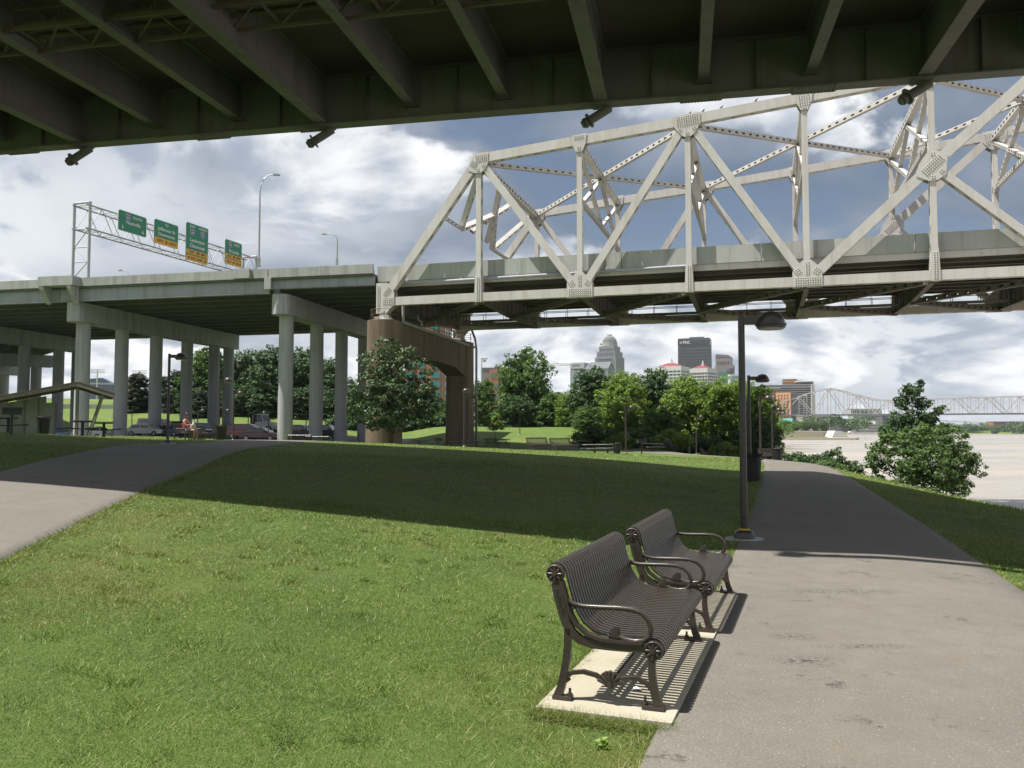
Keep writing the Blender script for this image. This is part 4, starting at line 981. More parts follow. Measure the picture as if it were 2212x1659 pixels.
head(W, (-.09, 0, 1.205), (.9, -.15, 0), M['skin'], M['hair_dark'], True)
m = MB(); m.lathe([(.085,1.265),(.088,1.30),(.06,1.345),(.015,1.36)], (-.12,0,0), 14); m.lathe([(.045,1.34),(.055,1.37),(.03,1.41),(.0,1.415)], (-.17,0,0), 10); m.build('hair_bun', M['hair_dark'], W)
m = MB(); m.box(-.012, .002, -.07, .07, 1.20, 1.235); m.build('sunglasses', M['lens_dark'], W)
hand(W, (.14,-.15,.72), (.9,.4,.1), (0,0,1), M['skin']); hand(W, (.15,.10,.74), (.9,-.3,.1), (0,0,1), M['skin'])
for y, x in ((-.12,.40), (.12,.45)): m = MB(); m.sweep([(x-.12,y,.045),(x-.03,y,.05),(x+.09,y,.035)], [.04,.045,.035], 8); m.build('shoe', M['shoe_dark'], W)
D = thing('dog', 'small white dog with a dark ear held on the lap of the woman in pink', 'dog', PB+Vector((.24, -.07, .565)), R(10))
skin('body', [(-.02,0,.10,(.085,.085)),(-.06,0,.02,(.085,.09)),(.0,0,.20,(.075,.08)),(.03,0,.30,(.058,.06)),(.06,0,.37,(.055,.055)),(.10,0,.375,(.045,.045)),(.155,0,.355,(.028,.026)),
    (.05,-.045,.18,.032),(.09,-.05,.08,.024),(.10,-.05,-.01,.022),(.05,.045,.18,.032),(.09,.05,.08,.024),(.10,.05,-.01,.022),
    (-.02,-.07,.02,.045),(.06,-.085,.0,.03),(.02,-.09,-.03,.024),(-.02,.07,.02,.045),(.06,.085,.0,.03),(.02,.09,-.03,.024),(-.13,0,.03,.02),(-.19,.02,.10,.012)],
    [(0,1),(0,2),(2,3),(3,4),(4,5),(5,6),(2,7),(7,8),(8,9),(2,10),(10,11),(11,12),(1,13),(13,14),(14,15),(1,16),(16,17),(17,18),(1,19),(19,20)], M['dog_white'], D)
for sg in (-1, 1): m = MB(); m.sweep([(.05,sg*.035,.40),(.035,sg*.055,.44),(.02,sg*.07,.40)], [.022,.026,.008], 6); m.build('ear', M['dog_black'], D)
m = MB(); m.lathe([(.003,-.008),(.013,0),(.003,.008)], (.183,0,.36), 8, axis='x'); m.build('nose', M['dog_black'], D)
for sg in (-1, 1): m = MB(); m.lathe([(.003,-.005),(.008,0),(.003,.005)], (.125,sg*.03,.395), 6, axis='x'); m.build('eye', M['dog_black'], D)
# walker in red, seen from behind
P2 = thing('person', 'walker in a red shirt and pale trousers near the dark trees', 'person', on(1487, 88), R(100))
skin('body', [(0,0,.92,(.11,.15)),(0,0,1.08,(.10,.14)),(0,0,1.28,(.105,.17)),(0,0,1.42,(.08,.16)),(.01,0,1.50,.05),(.02,0,1.56,.048),
    (0,-.09,.86,.085),(.05,-.09,.48,.06),(-.02,-.09,.09,.042),(.10,-.09,.04,.038),(0,.09,.86,.085),(-.02,.09,.48,.06),(-.16,.09,.12,.042),(-.05,.09,.05,.038),
    (0,-.20,1.40,.05),(-.03,-.24,1.12,.04),(.08,-.22,.90,.032),(0,.20,1.40,.05),(.02,.24,1.12,.04),(.10,.21,.92,.032)],
    [(0,1),(1,2),(2,3),(3,4),(4,5),(0,6),(6,7),(7,8),(8,9),(0,10),(10,11),(11,12),(12,13),(3,14),(14,15),(15,16),(3,17),(17,18),(18,19)], M['skin'], P2)
skin('shirt', [(0,0,.95,(.128,.168)),(0,0,1.08,(.118,.158)),(0,0,1.28,(.122,.188)),(0,0,1.41,(.095,.175)),(0,-.20,1.40,.066),(-.02,-.235,1.18,.056),(0,.20,1.40,.066),(.015,.235,1.18,.056)], [(0,1),(1,2),(2,3),(3,4),(4,5),(3,6),(6,7)], M['red_cloth'], P2)
skin('trousers', [(0,0,.92,(.125,.165)),(0,-.09,.84,.10),(.05,-.09,.48,.075),(-.01,-.09,.13,.062),(0,.09,.84,.10),(-.02,.09,.48,.075),(-.14,.09,.16,.062)], [(0,1),(1,2),(2,3),(0,4),(4,5),(5,6)], M['pale_cloth'], P2)
head(P2, (.03, 0, 1.66), (1, 0, 0), M['skin'], M['pale_cloth'])
hand(P2, (.08,-.22,.90), (.2,0,-1), (0,1,0), M['skin']); hand(P2, (.10,.21,.92), (.2,0,-1), (0,-1,0), M['skin'])
# person leaning back on a bench
P3 = thing('person', 'person in dark clothes leaning back on a bench below the trees', 'person', RB+Vector((.45, 0, 0)), R(-5))
skin('body', [(0,0,.50,(.13,.16)),(-.08,0,.64,(.12,.15)),(-.20,0,.80,(.11,.17)),(-.27,0,.93,(.08,.15)),(-.30,0,1.0,.05),(-.31,0,1.06,.048),
    (.05,-.10,.48,.09),(.42,-.12,.46,.07),(.70,-.13,.16,.05),(.80,-.13,.08,.04),(.05,.10,.48,.09),(.44,.12,.44,.07),(.74,.13,.14,.05),(.84,.13,.08,.04),
    (-.25,-.20,.90,.05),(-.14,-.26,.70,.042),(.06,-.18,.62,.034),(-.25,.20,.90,.05),(-.14,.26,.70,.042),(.06,.18,.62,.034)],
    [(0,1),(1,2),(2,3),(3,4),(4,5),(0,6),(6,7),(7,8),(8,9),(0,10),(10,11),(11,12),(12,13),(3,14),(14,15),(15,16),(3,17),(17,18),(18,19)], M['navy_cloth'], P3)
head(P3, (-.32, 0, 1.15), (1, 0, .1), M['skin'], M['hair_dark']); hand(P3, (.06,-.18,.62), (1,.2,-.2), (0,0,1), M['skin']); hand(P3, (.06,.18,.62), (1,-.2,-.2), (0,0,1), M['skin'])
# ------------------------------------------------------------------ sign gantry over the viaduct
flat('sign_green', (.006,.23,.105), .4, var=.04); flat('sign_yellow', (.80,.40,.02), .45, var=.04); flat('sign_white', (.82,.83,.82), .5, var=.02); flat('sign_black', (.015,.014,.012), .5); flat('shield_blue', (.03,.09,.36), .4, var=.03); flat('shield_red', (.55,.05,.04), .4, var=.03)
GN0, GN1 = at(194, 443, 88.0), at(556, 559, 116.5)
g = Vector((GN1.x-GN0.x, GN1.y-GN0.y, 0)); GL = g.length; g.normalize(); gn = Vector((g.y, -g.x, 0)); GZ = GN0.z
GROT = math.atan2(g.y, g.x)
GA = thing('sign_gantry', 'galvanized lattice gantry carrying highway signs above the viaduct', 'gantry', (GN0.x, GN0.y, 0), GROT)
GV = M['galv']; H = 2.55; Wd = 1.9                    # local x along the truss, local y to the left of it; the front chords are at y=0
dz = 17.6
def lat_panel(m, p, q, r): m.tube(p, q, r, n=6)
m = MB()
for y in (0, Wd):
    for z in (GZ, GZ-H): m.tube((-.4, y, z), (GL, y, z), .095, n=8)
m.build('chord', GV, GA)
m = MB(); nb = 18; st = GL/nb
for i in range(nb):
    x = i*st; a, b = (0, -H) if i % 2 else (-H, 0)
    for y in (0, Wd): m.tube((x, y, GZ+a), (x+st, y, GZ+b), .042, n=5)
    for z in (GZ, GZ-H): m.tube((x, 0 if i % 2 else Wd, z), (x+st, Wd if i % 2 else 0, z), .042, n=5); m.tube((x, 0, z), (x, Wd, z), .04, n=5)
m.build('lattice', GV, GA)
for xe in (0.0, GL-.4):
    m = MB()
    zb = dz if xe == 0 else 16.9
    for y in (-.12, Wd+.12): m.tube((xe-.05, y, zb), (xe-.05, y, GZ+.35), .15, n=10)
    m.tube((xe-.05, -.1, GZ+.3), (xe-.05, Wd+.1, GZ+.3), .12, n=8)
    leg = m.build('end_frame', GV, GA); m = MB(); zs = [GZ-H, GZ-H-2.0, GZ-H-3.6, zb+.25]
    for i, z in enumerate(zs): m.tube((xe-.05, 0, z), (xe-.05, Wd, z), .06, n=6)
    for i in range(len(zs)-1): m.tube((xe-.05, 0 if i % 2 == 0 else Wd, zs[i]), (xe-.05, Wd if i % 2 == 0 else 0, zs[i+1]), .05, n=6)
    m.build('bracing', GV, leg)
    m = MB()
    for y in (-.12, Wd+.12): m.box(xe-.3, xe+.2, y-.25, y+.25, zb-.06, zb+.06)
    m.build('base_plate', GV, leg)
def shield(c, w_, num, parent, Mf):
    "interstate shield centred at c=(x,z) in the sign plane"
    h = w_*1.02; pts = [(-.5,.30),(-.36,.5),(-.2,.46),(0,.5),(.2,.46),(.36,.5),(.5,.30),(.5,.02),(.42,-.22),(.25,-.40),(0,-.52),(-.25,-.40),(-.42,-.22),(-.5,.02)]
    m = MB(); m.prism([(c[0]+x*w_*1.1, c[1]+z*h*1.1) for x, z in pts], (0,-.045,0), (1,0,0), (0,0,1), (0,.012,0)); s_ = m.build('shield', M['sign_white'], parent)
    m = MB(); m.prism([(c[0]+x*w_, c[1]+z*h) for x, z in pts if z <= .31]+[], (0,-.052,0), (1,0,0), (0,0,1), (0,.006,0)); m.build('shield_field', M['shield_blue'], s_)
    m = MB(); top_ = [(-.5,.30),(-.36,.5),(-.2,.46),(0,.5),(.2,.46),(.36,.5),(.5,.30),(.5,.22),(-.5,.22)]; m.prism([(c[0]+x*w_, c[1]+z*h) for x, z in top_], (0,-.056,0), (1,0,0), (0,0,1), (0,.004,0)); m.build('shield_band', M['shield_red'], s_)
    text_mesh('INTERSTATE', w_*.13, M['sign_white'], s_, 'lettering', Matrix.Translation((c[0], -.059, c[1]+.33*h)) @ Matrix.Rotation(R(90), 4, 'X'), .002)
    text_mesh(num, w_*.60, M['sign_white'], s_, 'numerals', Matrix.Translation((c[0], -.060, c[1]-.09*h)) @ Matrix.Rotation(R(90), 4, 'X'), .003)
def arrow(c, L_, ang, mat, parent):
    m = MB(); P = [(-.07,.5),(.07,.5),(.07,-.05),(.24,.14),(.33,.05),(0,-.5),(-.33,.05),(-.24,.14),(-.07,-.05)]; ca, sa = math.cos(ang), math.sin(ang)
    m.prism([(c[0]+(x*ca-z*sa)*L_, c[1]+(x*sa+z*ca)*L_) for x, z in P][::-1], (0,-.048,0), (1,0,0), (0,0,1), (0,.012,0)); m.build('arrow', mat, parent)
def rrect(x0, x1, z0, z1, r):
    P = []
    for cx, cz, a0 in ((x1-r,z1-r,0),(x0+r,z1-r,90),(x0+r,z0+r,180),(x1-r,z0+r,270)):
        for k in range(4): P.append((cx+r*math.cos(R(a0+30*k)), cz+r*math.sin(R(a0+30*k))))
    return P
def tx(body, x, z, size, mat, parent, name='lettering'): text_mesh(body, size, mat, parent, name, Matrix.Translation((x, -.046, z)) @ Matrix.Rotation(R(90), 4, 'X') @ Matrix.Scale(1.12, 4, (1,0,0)), .004)
def along(u):
    "distance along the gantry, in plan, of pixel column u"
    k = (u-1106)/F/.988; y0, x0 = GN0.y, GN0.x
    return (k*y0-x0)/(g.x-k*g.y)*1.0
def sign(label, u0, u1, v0, v1, yellow):
    "v0, v1 top and bottom at the left edge"
    x0, x1 = along(u0), along(u1); p = Vector((GN0.x, GN0.y, 0))+g*x0; z1 = at(u0, v0, p.y).z; z0 = at(u0, v1, p.y).z; w_, h = x1-x0, z1-z0
    o = p+gn*.20; s_ = thing('highway_sign', label, 'sign', (o.x, o.y, z0), GROT, 'highway signs on the gantry')
    m = MB(); m.prism(rrect(0, w_, 0, h, .25), (0,.0,0), (1,0,0), (0,0,1), (0,.05,0)); m.build('edge', M['sign_white'], s_)
    m = MB(); m.prism(rrect(.06, w_-.06, .06, h-.06, .2), (0,-.022,0), (1,0,0), (0,0,1), (0,.02,0)); m.build('panel', M['sign_green'], s_)
    m = MB(); m.box(.3, .4, .055, .25, .1, h-.1); m.box(w_-.4, w_-.3, .055, .25, .1, h-.1); m.build('bracket', GV, s_)
    for a, b in yellow:
        m = MB(); m.prism(rrect(.10, w_-.10, a*h+.05, b*h-.03, .12), (0,-.036,0), (1,0,0), (0,0,1), (0,.012,0)); m.build('yellow_panel', M['sign_yellow'], s_)
    return s_, w_, h
Wt, Bk = M['sign_white'], M['sign_black']
s_, w_, h = sign('green highway sign reading Interstate 65 South Nashville with two down arrows', 252, 314, 451, 496, [])
shield((w_*.33, h*.73), h*.30, '65', s_, None); tx('SOUTH', w_*.66, h*.78, h*.17, Wt, s_); tx('Nashville', w_*.52, h*.47, h*.23, Wt, s_); arrow((w_*.15, h*.20), h*.20, 0, Wt, s_); arrow((w_*.86, h*.20), h*.20, 0, Wt, s_)
s_, w_, h = sign('green and yellow highway sign reading To Jefferson St Downtown Exit Only', 330, 383, 471, 524, [(0, .28)])
tx('TO', w_*.5, h*.84, h*.125, Wt, s_); tx('Jefferson St', w_*.5, h*.64, h*.19, Wt, s_); tx('Downtown', w_*.5, h*.42, h*.19, Wt, s_); tx('EXIT', w_*.25, h*.145, h*.145, Bk, s_); arrow((w_*.5, h*.145), h*.19, 0, Bk, s_); tx('ONLY', w_*.76, h*.145, h*.145, Bk, s_)
s_, w_, h = sign('tallest green and yellow highway sign reading Lexington Cincinnati Exit 40 MPH', 399, 448, 478, 560, [(0, .155), (.17, .30)])
tx('EAST', w_*.28, h*.91, h*.085, Wt, s_); tx('NORTH', w_*.74, h*.91, h*.085, Wt, s_); shield((w_*.28, h*.76), h*.155, '64', s_, None); shield((w_*.74, h*.76), h*.155, '71', s_, None)
tx('Lexington', w_*.5, h*.555, h*.13, Wt, s_); tx('Cincinnati', w_*.5, h*.405, h*.13, Wt, s_); tx('EXIT', w_*.28, h*.235, h*.085, Bk, s_); tx('40', w_*.53, h*.235, h*.115, Bk, s_); tx('MPH', w_*.78, h*.235, h*.085, Bk, s_); tx('EXIT ONLY', w_*.5, h*.075, h*.085, Bk, s_); arrow((w_*.14, h*.075), h*.11, R(140), Bk, s_); arrow((w_*.87, h*.075), h*.11, R(140), Bk, s_)
s_, w_, h = sign('smallest green and yellow highway sign reading Interstate 64 West St Louis', 484, 521, 515, 569, [(0, .235), (.25, .44)])
shield((w_*.30, h*.82), h*.21, '64', s_, None); tx('WEST', w_*.68, h*.85, h*.125, Wt, s_); tx('St Louis', w_*.52, h*.56, h*.175, Wt, s_); tx('EXIT', w_*.26, h*.345, h*.125, Bk, s_); tx('40', w_*.53, h*.345, h*.16, Bk, s_); tx('MPH', w_*.80, h*.345, h*.125, Bk, s_); tx('EXIT', w_*.25, h*.115, h*.125, Bk, s_); arrow((w_*.5, h*.115), h*.17, R(140), Bk, s_); tx('ONLY', w_*.78, h*.115, h*.125, Bk, s_)

# ------------------------------------------------------------------ street lights on the bridges
def street_light(label, p, ztop, dx, dy, big=1.0):
    l = thing('street_light', label, 'street light', p, math.atan2(dy, dx), 'street lights on the bridges'); h = ztop-p.z; m = MB()
    m.sweep([(0,0,0), (0,0,h*.55), (0,0,h*.80), (.08,0,h*.88), (.35,0,h*.95), (.8,0,h*.99), (1.3*big,0,h)], [.10,.09,.075,.07,.06,.055,.05], 8); m.build('pole', GV, l)
    m = MB(); m.prism([(0,-.04),(.15,.10),(.65,.06),(.75,-.02),(.7,-.09),(.1,-.10)], (1.25*big,-.13,h), (1,0,0), (0,0,1), (0,.26,0)); m.build('lamp_head', GV, l)
    m = MB(); m.box(-.14,.14,-.14,.14,0,.9); m.build('base', GV, l)
q = at(559, 576, 82.9); street_light('tall curved street light on the near edge of the viaduct', q, at(575, 377, 82.9).z, 1, .05)
q = at(728, 572, 112.0); street_light('smaller curved street light on the far side of the viaduct', q, at(715, 505, 112).z, -1, .1, 1.15)
q = at(283, 606, 120); q.z -= 6; street_light('street light whose head only just shows above the viaduct parapet', q, at(270, 583.5, 120).z, -1, .1)
# birds on the top chord
def bird(label, k, fr):
    x = (k+fr)*PL; z = ZT[k]+(ZT[k+1]-ZT[k])*fr+.50; p = Matrix.Rotation(TA, 3, 'Z') @ Vector((x, 0, z))+Vector(TB.location)
    b = thing('bird', label, 'bird', p, TA+random.uniform(-.6, .6), 'birds on the top chord'); m = MB()
    m.sweep([(-.16,0,.10), (-.05,0,.14), (.05,0,.20), (.09,0,.28), (.13,0,.30), (.18,0,.29)], [.012,.06,.07,.042,.036,.006], 8); m.build('body', M['sign_black'], b)
    m = MB(); m.tube((.0,.02,.15), (.0,.02,-.01), .008, n=4); m.tube((.0,-.02,.15), (.0,-.02,-.01), .008, n=4); m.build('leg', M['sign_black'], b)
bird('leftmost small dark bird perched on the white top chord', 3, .02); bird('second small dark bird from the left on the top chord', 3, .14); bird('third small dark bird from the left on the top chord', 3, .30); bird('rightmost small dark bird perched on the top chord', 3, .60)

# ------------------------------------------------------------------ vehicles
flat('car_glass', (.02,.025,.03), .08, spec=.8); flat('tyre', (.02,.02,.02), .8); flat('rim', (.5,.5,.52), .35, .6)
def carpaint(name, c):
    n = NT(name); n.fin(c, .28, 0, .5); n.b.inputs['Coat Weight'].default_value = .6; M[name] = n.mat; return n.mat
for nm, c in (('car_white', (.72,.72,.71)), ('car_red', (.34,.012,.016)), ('car_dark', (.045,.048,.055)), ('car_blue', (.02,.07,.18)), ('car_black', (.015,.017,.02)), ('car_silver', (.40,.42,.43)), ('car_maroon', (.10,.015,.02))): carpaint(nm, c)
flat('light_clear', (.75,.75,.72), .15); flat('light_red', (.45,.02,.02), .2); flat('chrome', (.55,.56,.57), .2, .8)
def vehicle(name, label, cat, p, rz, L_, W_, lower, cabin, paint, wheels, wr=.33, extra=None):
    "lower and cabin are side profiles (x forward, z); the cabin tapers inwards"
    v = thing(name, label, cat, p, rz); m = MB(); hw = W_/2
    def slab(P, w0, w1, zlo, zhi, mat, nm, par):
        m = MB(); n = len(P); f = lambda z: w0+(w1-w0)*max(0, min(1, (z-zlo)/(zhi-zlo)))
        vs = [(x, -f(z), z) for x, z in P]+[(x, f(z), z) for x, z in P]; m.add(vs, [tuple(range(n-1, -1, -1)), tuple(range(n, 2*n))]+[(i, (i+1) % n, n+(i+1) % n, n+i) for i in range(n)]); o = m.build(nm, mat, par)
        bv = o.modifiers.new('Bevel', 'BEVEL'); bv.width = .05; bv.segments = 2; bv.limit_method = 'ANGLE'; return o
    body = slab(lower, hw, hw-.03, .3, 1.0, M[paint], 'body', v)
    zc0, zc1 = min(z for _, z in cabin), max(z for _, z in cabin); cab = slab(cabin, hw-.06, hw-.22, zc0, zc1, M[paint], 'cabin', v)
    cx = [x for x, z in cabin]; T_ = sorted(cabin, key=lambda q: q[0]); top = [q for q in cabin if q[1] > zc1-.12]; x0, x1 = min(q[0] for q in top), max(q[0] for q in top); b0, b1 = min(cx), max(cx)
    f = lambda z: hw-.06+(-.16)*(z-zc0)/(zc1-zc0)
    za, zb = zc0+.06, zc1-.10; lx = lambda z: b0+(x0-b0)*(z-zc0)/(zc1-zc0); rx = lambda z: b1+(x1-b1)*(z-zc0)/(zc1-zc0)
    nw = max(2, round((x1-x0)/1.0))
    for sg in (-1, 1):
        for i in range(nw):
            t0, t1 = i/nw, (i+1)/nw; A = lx(za)+.14; B = rx(za)-.14; C = lx(zb)+.10; D_ = rx(zb)-.10; g_ = .035
            P = [(A+(B-A)*t0+g_, za), (A+(B-A)*t1-g_, za), (C+(D_-C)*t1-g_, zb), (C+(D_-C)*t0+g_, zb)]
            m = MB(); m.add([(x, sg*(f(z)+.008), z) for x, z in P]+[(x, sg*(f(z)-.02), z) for x, z in P], [(0,1,2,3),(7,6,5,4),(0,4,5,1),(1,5,6,2),(2,6,7,3),(3,7,4,0)]); m.build('side_window', M['car_glass'], cab)
    for xb, xt, nm in ((b1, x1, 'windscreen'), (b0, x0, 'rear_window')):
        d = .012 if nm == 'windscreen' else -.012; m = MB(); s0, s1 = .12, .86
        P = []
        for t in (s0, s1):
            z = zc0+(zc1-zc0)*t; x = xb+(xt-xb)*t; w2 = f(z)-.08; P += [(x+d, -w2, z), (x+d, w2, z)]
        m.add(P+[(x-d*3, y, z) for x, y, z in P], [(0,1,3,2),(4,6,7,5),(0,4,5,1),(2,3,7,6),(0,2,6,4),(1,5,7,3)]); m.build(nm, M['car_glass'], cab)
    for wx in wheels:
        for sg in (-1, 1):
            m = MB(); m.lathe([(wr*.62,-.11),(wr*.94,-.11),(wr,-.07),(wr,.07),(wr*.94,.11),(wr*.62,.11)], (wx, sg*(hw-.09), wr), 18, axis='y'); w_ = m.build('wheel', M['tyre'], v)
            m = MB(); m.lathe([(wr*.60,-.02),(wr*.56,.03),(wr*.15,.05)], (wx, sg*(hw+.005), wr), 14, axis='y'); m.build('rim', M['rim'], w_)
    xf, xr = max(x for x, z in lower), min(x for x, z in lower)
    for sg in (-1, 1):
        m = MB(); m.box(xf-.10, xf+.015, sg*(hw-.30)-.17, sg*(hw-.30)+.17, .62, .80); m.build('headlight', M['light_clear'], v)
        m = MB(); m.box(xr-.015, xr+.1, sg*(hw-.16)-.10, sg*(hw-.16)+.10, .70, .98); m.build('tail_light', M['light_red'], v)
        m = MB(); m.box(b1-.55, b1-.40, sg*(hw+.07)-.09, sg*(hw+.07)+.09, zc0+.05, zc0+.2); m.build('mirror', M[paint], v)
    m = MB(); m.box(xf-.06, xf+.012, -.42, .42, .45, .68); m.build('grille', M['tyre'], v)
    return v
def lot(u, Y): p = on(u, Y); p.z = Tz(p.x, p.y)+.03; return p
CARL = [(-2.3,.35),(-2.35,.75),(-2.2,.95),(1.0,.98),(2.15,.80),(2.35,.60),(2.3,.32)]; CARC = [(-2.0,.94),(-1.35,1.45),(.25,1.47),(1.25,.96)]
VANL = [(-2.4,.35),(-2.45,.85),(-2.35,1.05),(1.25,1.05),(2.2,.88),(2.45,.65),(2.4,.32)]; VANC = [(-2.38,1.03),(-2.15,1.68),(.45,1.72),(1.75,1.03)]
SUVL = [(-2.3,.4),(-2.35,.95),(-2.3,1.1),(1.1,1.1),(2.2,1.02),(2.35,.8),(2.3,.38)]; SUVC = [(-2.28,1.08),(-2.1,1.74),(.5,1.76),(1.15,1.08)]
vehicle('minivan', 'red minivan parked behind the lamp post right of the litter bin', 'car', lot(536, 97), R(-8), 4.9, 1.9, VANL, VANC, 'car_red', (-1.5, 1.5))
vehicle('parked_car', 'maroon car parked half hidden beside the red minivan', 'car', lot(566, 93), R(-8), 4.6, 1.8, CARL, CARC, 'car_maroon', (-1.4, 1.4))
pk = vehicle('pickup_truck', 'white pickup truck with a cap over its bed on the far side of the lot', 'truck', lot(346, 114), R(-4), 5.7, 1.95, [(-2.8,.5),(-2.85,1.15),(1.2,1.15),(2.6,1.10),(2.8,.9),(2.8,.45)], [(-.75,1.13),(-.55,1.86),(.75,1.88),(1.45,1.13)], 'car_white', (-1.75, 1.85), .40)
m = MB(); m.prism([(-2.82,1.152),(-.80,1.152),(-.85,1.95),(-2.6,1.95)], (0,-.86,0), (1,0,0), (0,0,1), (0,1.72,0)); cp = m.build('bed_cap', M['car_white'], pk)
m = MB(); m.box(-2.45,-1.1,-.875,-.862,1.35,1.75); m.build('cap_window', M['car_silver'], cp)
vehicle('parked_car', 'white car whose roof shows just above the rise, left of the lamp', 'car', lot(318, 100), R(-5), 4.6, 1.8, CARL, CARC, 'car_white', (-1.4, 1.4))
vehicle('parked_car', 'dark blue car half hidden behind the seated woman', 'car', lot(410, 98), R(172), 4.6, 1.8, VANL, VANC, 'car_blue', (-1.4, 1.4))
vehicle('parked_car', 'black car behind the lamp in the shade', 'car', lot(375, 102), R(172), 4.6, 1.8, SUVL, SUVC, 'car_black', (-1.4, 1.4))
vehicle('sport_utility_vehicle', 'black sport utility vehicle behind the tall lit column', 'car', lot(648, 97), R(-6), 4.8, 1.9, SUVL, SUVC, 'car_black', (-1.4, 1.45), .37)
vehicle('sport_utility_vehicle', 'dark grey sport utility vehicle between two viaduct columns', 'car', lot(706, 101), R(-10), 4.8, 1.9, SUVL, SUVC, 'car_dark', (-1.4, 1.45), .37)
vehicle('parked_car', 'blue and black car beyond the shelter litter bin', 'car', lot(122, 92), R(-5), 4.6, 1.8, CARL, CARC, 'car_blue', (-1.4, 1.4)); vehicle('parked_car', 'white car behind the leaning post of the shelter', 'car', lot(196, 95), R(175), 4.6, 1.8, CARL, CARC, 'car_white', (-1.4, 1.4))
tr = vehicle('flatbed_truck', 'white flatbed truck with a long hood behind the red minivan', 'truck', lot(560, 109), R(-12), 7.0, 2.2, [(-3.9,.75),(-3.9,1.05),(.05,1.05),(.05,1.45),(1.4,1.45),(2.75,1.25),(2.85,.9),(2.8,.55),(0,.55)], [(-.45,1.40),(-.40,2.45),(.85,2.5),(1.25,1.43)], 'car_white', (-2.6, 1.95), .48)
m = MB(); m.box(-4.6,-.55,-1.15,1.15,1.06,1.2); m.box(-.62,-.55,-1.1,1.1,1.2,2.5); m.build('flatbed', M['tyre'], tr)
m = MB(); m.box(1.8,2.9,-1.0,1.0,.45,.7); m.build('bumper', M['chrome'], tr)
# ------------------------------------------------------------------ trees
def leaf_cloud(blobs, n, ls, clump=.55, per=26, hang=.25, seed=1, flat_=0.0, aspect=.62):
    "leaf faces in clumps spread over ellipsoids (cx,cy,cz,rx,ry,rz); returns vertices, quads, tints"
    r = np.random.default_rng(seed); B = np.array(blobs, float); vol = (B[:, 3]*B[:, 4]*B[:, 5])**.67; k = max(4, n//per)
    bi = r.choice(len(B), k, p=vol/vol.sum()); d = r.normal(size=(k, 3)); d /= np.linalg.norm(d, axis=1)[:, None]
    rad = r.uniform(0, 1, k)**.26; C = B[bi, :3]+d*B[bi, 3:]*rad[:, None]; out = d*1.0
    ct = r.uniform(0, 1, k); li = np.repeat(np.arange(k), per); m = len(li)
    e = r.normal(size=(m, 3)); e /= np.linalg.norm(e, axis=1)[:, None]; cs = clump*r.uniform(.6, 1.35, k)
    P = C[li]+e*(cs[li]*r.uniform(.25, 1, m)**.5)[:, None]*np.array([1, 1, .62])
    nrm = e*.55+out[li]*.5+r.normal(size=(m, 3))*.55+np.array([0, 0, .55]); nrm /= np.linalg.norm(nrm, axis=1)[:, None]
    a = r.normal(size=(m, 3)); a[:, 2] -= hang; a -= nrm*(a*nrm).sum(1)[:, None]; a /= np.linalg.norm(a, axis=1)[:, None]; b = np.cross(nrm, a)
    s = ls*r.uniform(.6, 1.3, m)[:, None]; cup = nrm*s*.18
    V = np.stack([P-a*s*.5, P+b*s*.5*aspect-cup*0, P+a*s*.5-cup, P-b*s*.5*aspect], 1).reshape(-1, 3); Fc = np.arange(m*4).reshape(-1, 4)
    t = np.clip(.65*ct[li]+.35*r.uniform(0, 1, m), 0, 1); return V, Fc, np.repeat(t, 4)
def limbs(h, blobs, r0, seed, lean=(0, 0), fork=.35, maxl=14):
    m = MB(); rr = random.Random(seed); top = h*.86
    tr = [(lean[0]*t*t+rr.uniform(-.06, .06)*h*.12*t, lean[1]*t*t+rr.uniform(-.06, .06)*h*.12*t, -.3+(top+.3)*t) for t in [i/7 for i in range(8)]]
    m.sweep(tr, [r0*1.35]+[r0*(1-.86*i/7) for i in range(1, 8)], 8)
    for i, b in enumerate(blobs[:maxl]):
        c = Vector(b[:3]); t = max(fork, min(.8, (c.z-.35*b[5])/h*.75)); j = t*7; k = int(j); p = Vector(tr[k]).lerp(Vector(tr[min(k+1, 7)]), j-k); q = c+Vector((rr.uniform(-.3,.3)*b[3], rr.uniform(-.3,.3)*b[4], .2*b[5])); mid_ = p.lerp(q, .5)+Vector((0, 0, -.06*(q-p).length)); rb = r0*(.42-.25*t)
        m.sweep([p, mid_, q], [rb, rb*.7, rb*.22], 6)
        for _ in range(3):
            e = c+Vector((rr.uniform(-.85,.85)*b[3], rr.uniform(-.85,.85)*b[4], rr.uniform(-.3,.85)*b[5])); m.sweep([mid_.lerp(q, rr.uniform(.1, .8)), e], [rb*.32, rb*.08], 4)
    return m
def tree(name, label, p, h, blobs, n, ls, leaf, r0=.2, bark='bark', seed=1, clump=.55, lean=(0, 0), group=None, cat='tree', rz=0, per=26, hang=.25):
    t = thing(name, label, cat, p, rz, group); V, Fc, ti = leaf_cloud(blobs, n, ls, clump, per, hang, seed); npmesh('crown', V, Fc, M[leaf], t, colors=ti)
    if r0: limbs(h, blobs, r0, seed, lean).build('trunk', M[bark], t)
    return t
def rblobs(h, w, k, seed, z0=.28, shape='round'):
    r = random.Random(seed); B = []
    for i in range(k):
        t = z0+(1-z0)*(i+.5)/k; prof = math.sin(math.pi*min(1, .18+.82*(1-(t-z0)/(1-z0))**.8)) if shape == 'round' else (1-(t-z0)/(1-z0))*.9+.12
        if shape == 'oval': prof = math.sin(math.pi*(.12+.80*(t-z0)/(1-z0)))**.7
        a = i*2.4+r.uniform(-.5, .5); rad = w*.5*prof*r.uniform(.35, .62); s = w*.5*(.34+.3*prof)*r.uniform(.8, 1.15)
        B.append((rad*math.cos(a), rad*math.sin(a), h*t-s*.2, s, s, s*.78))
    return B
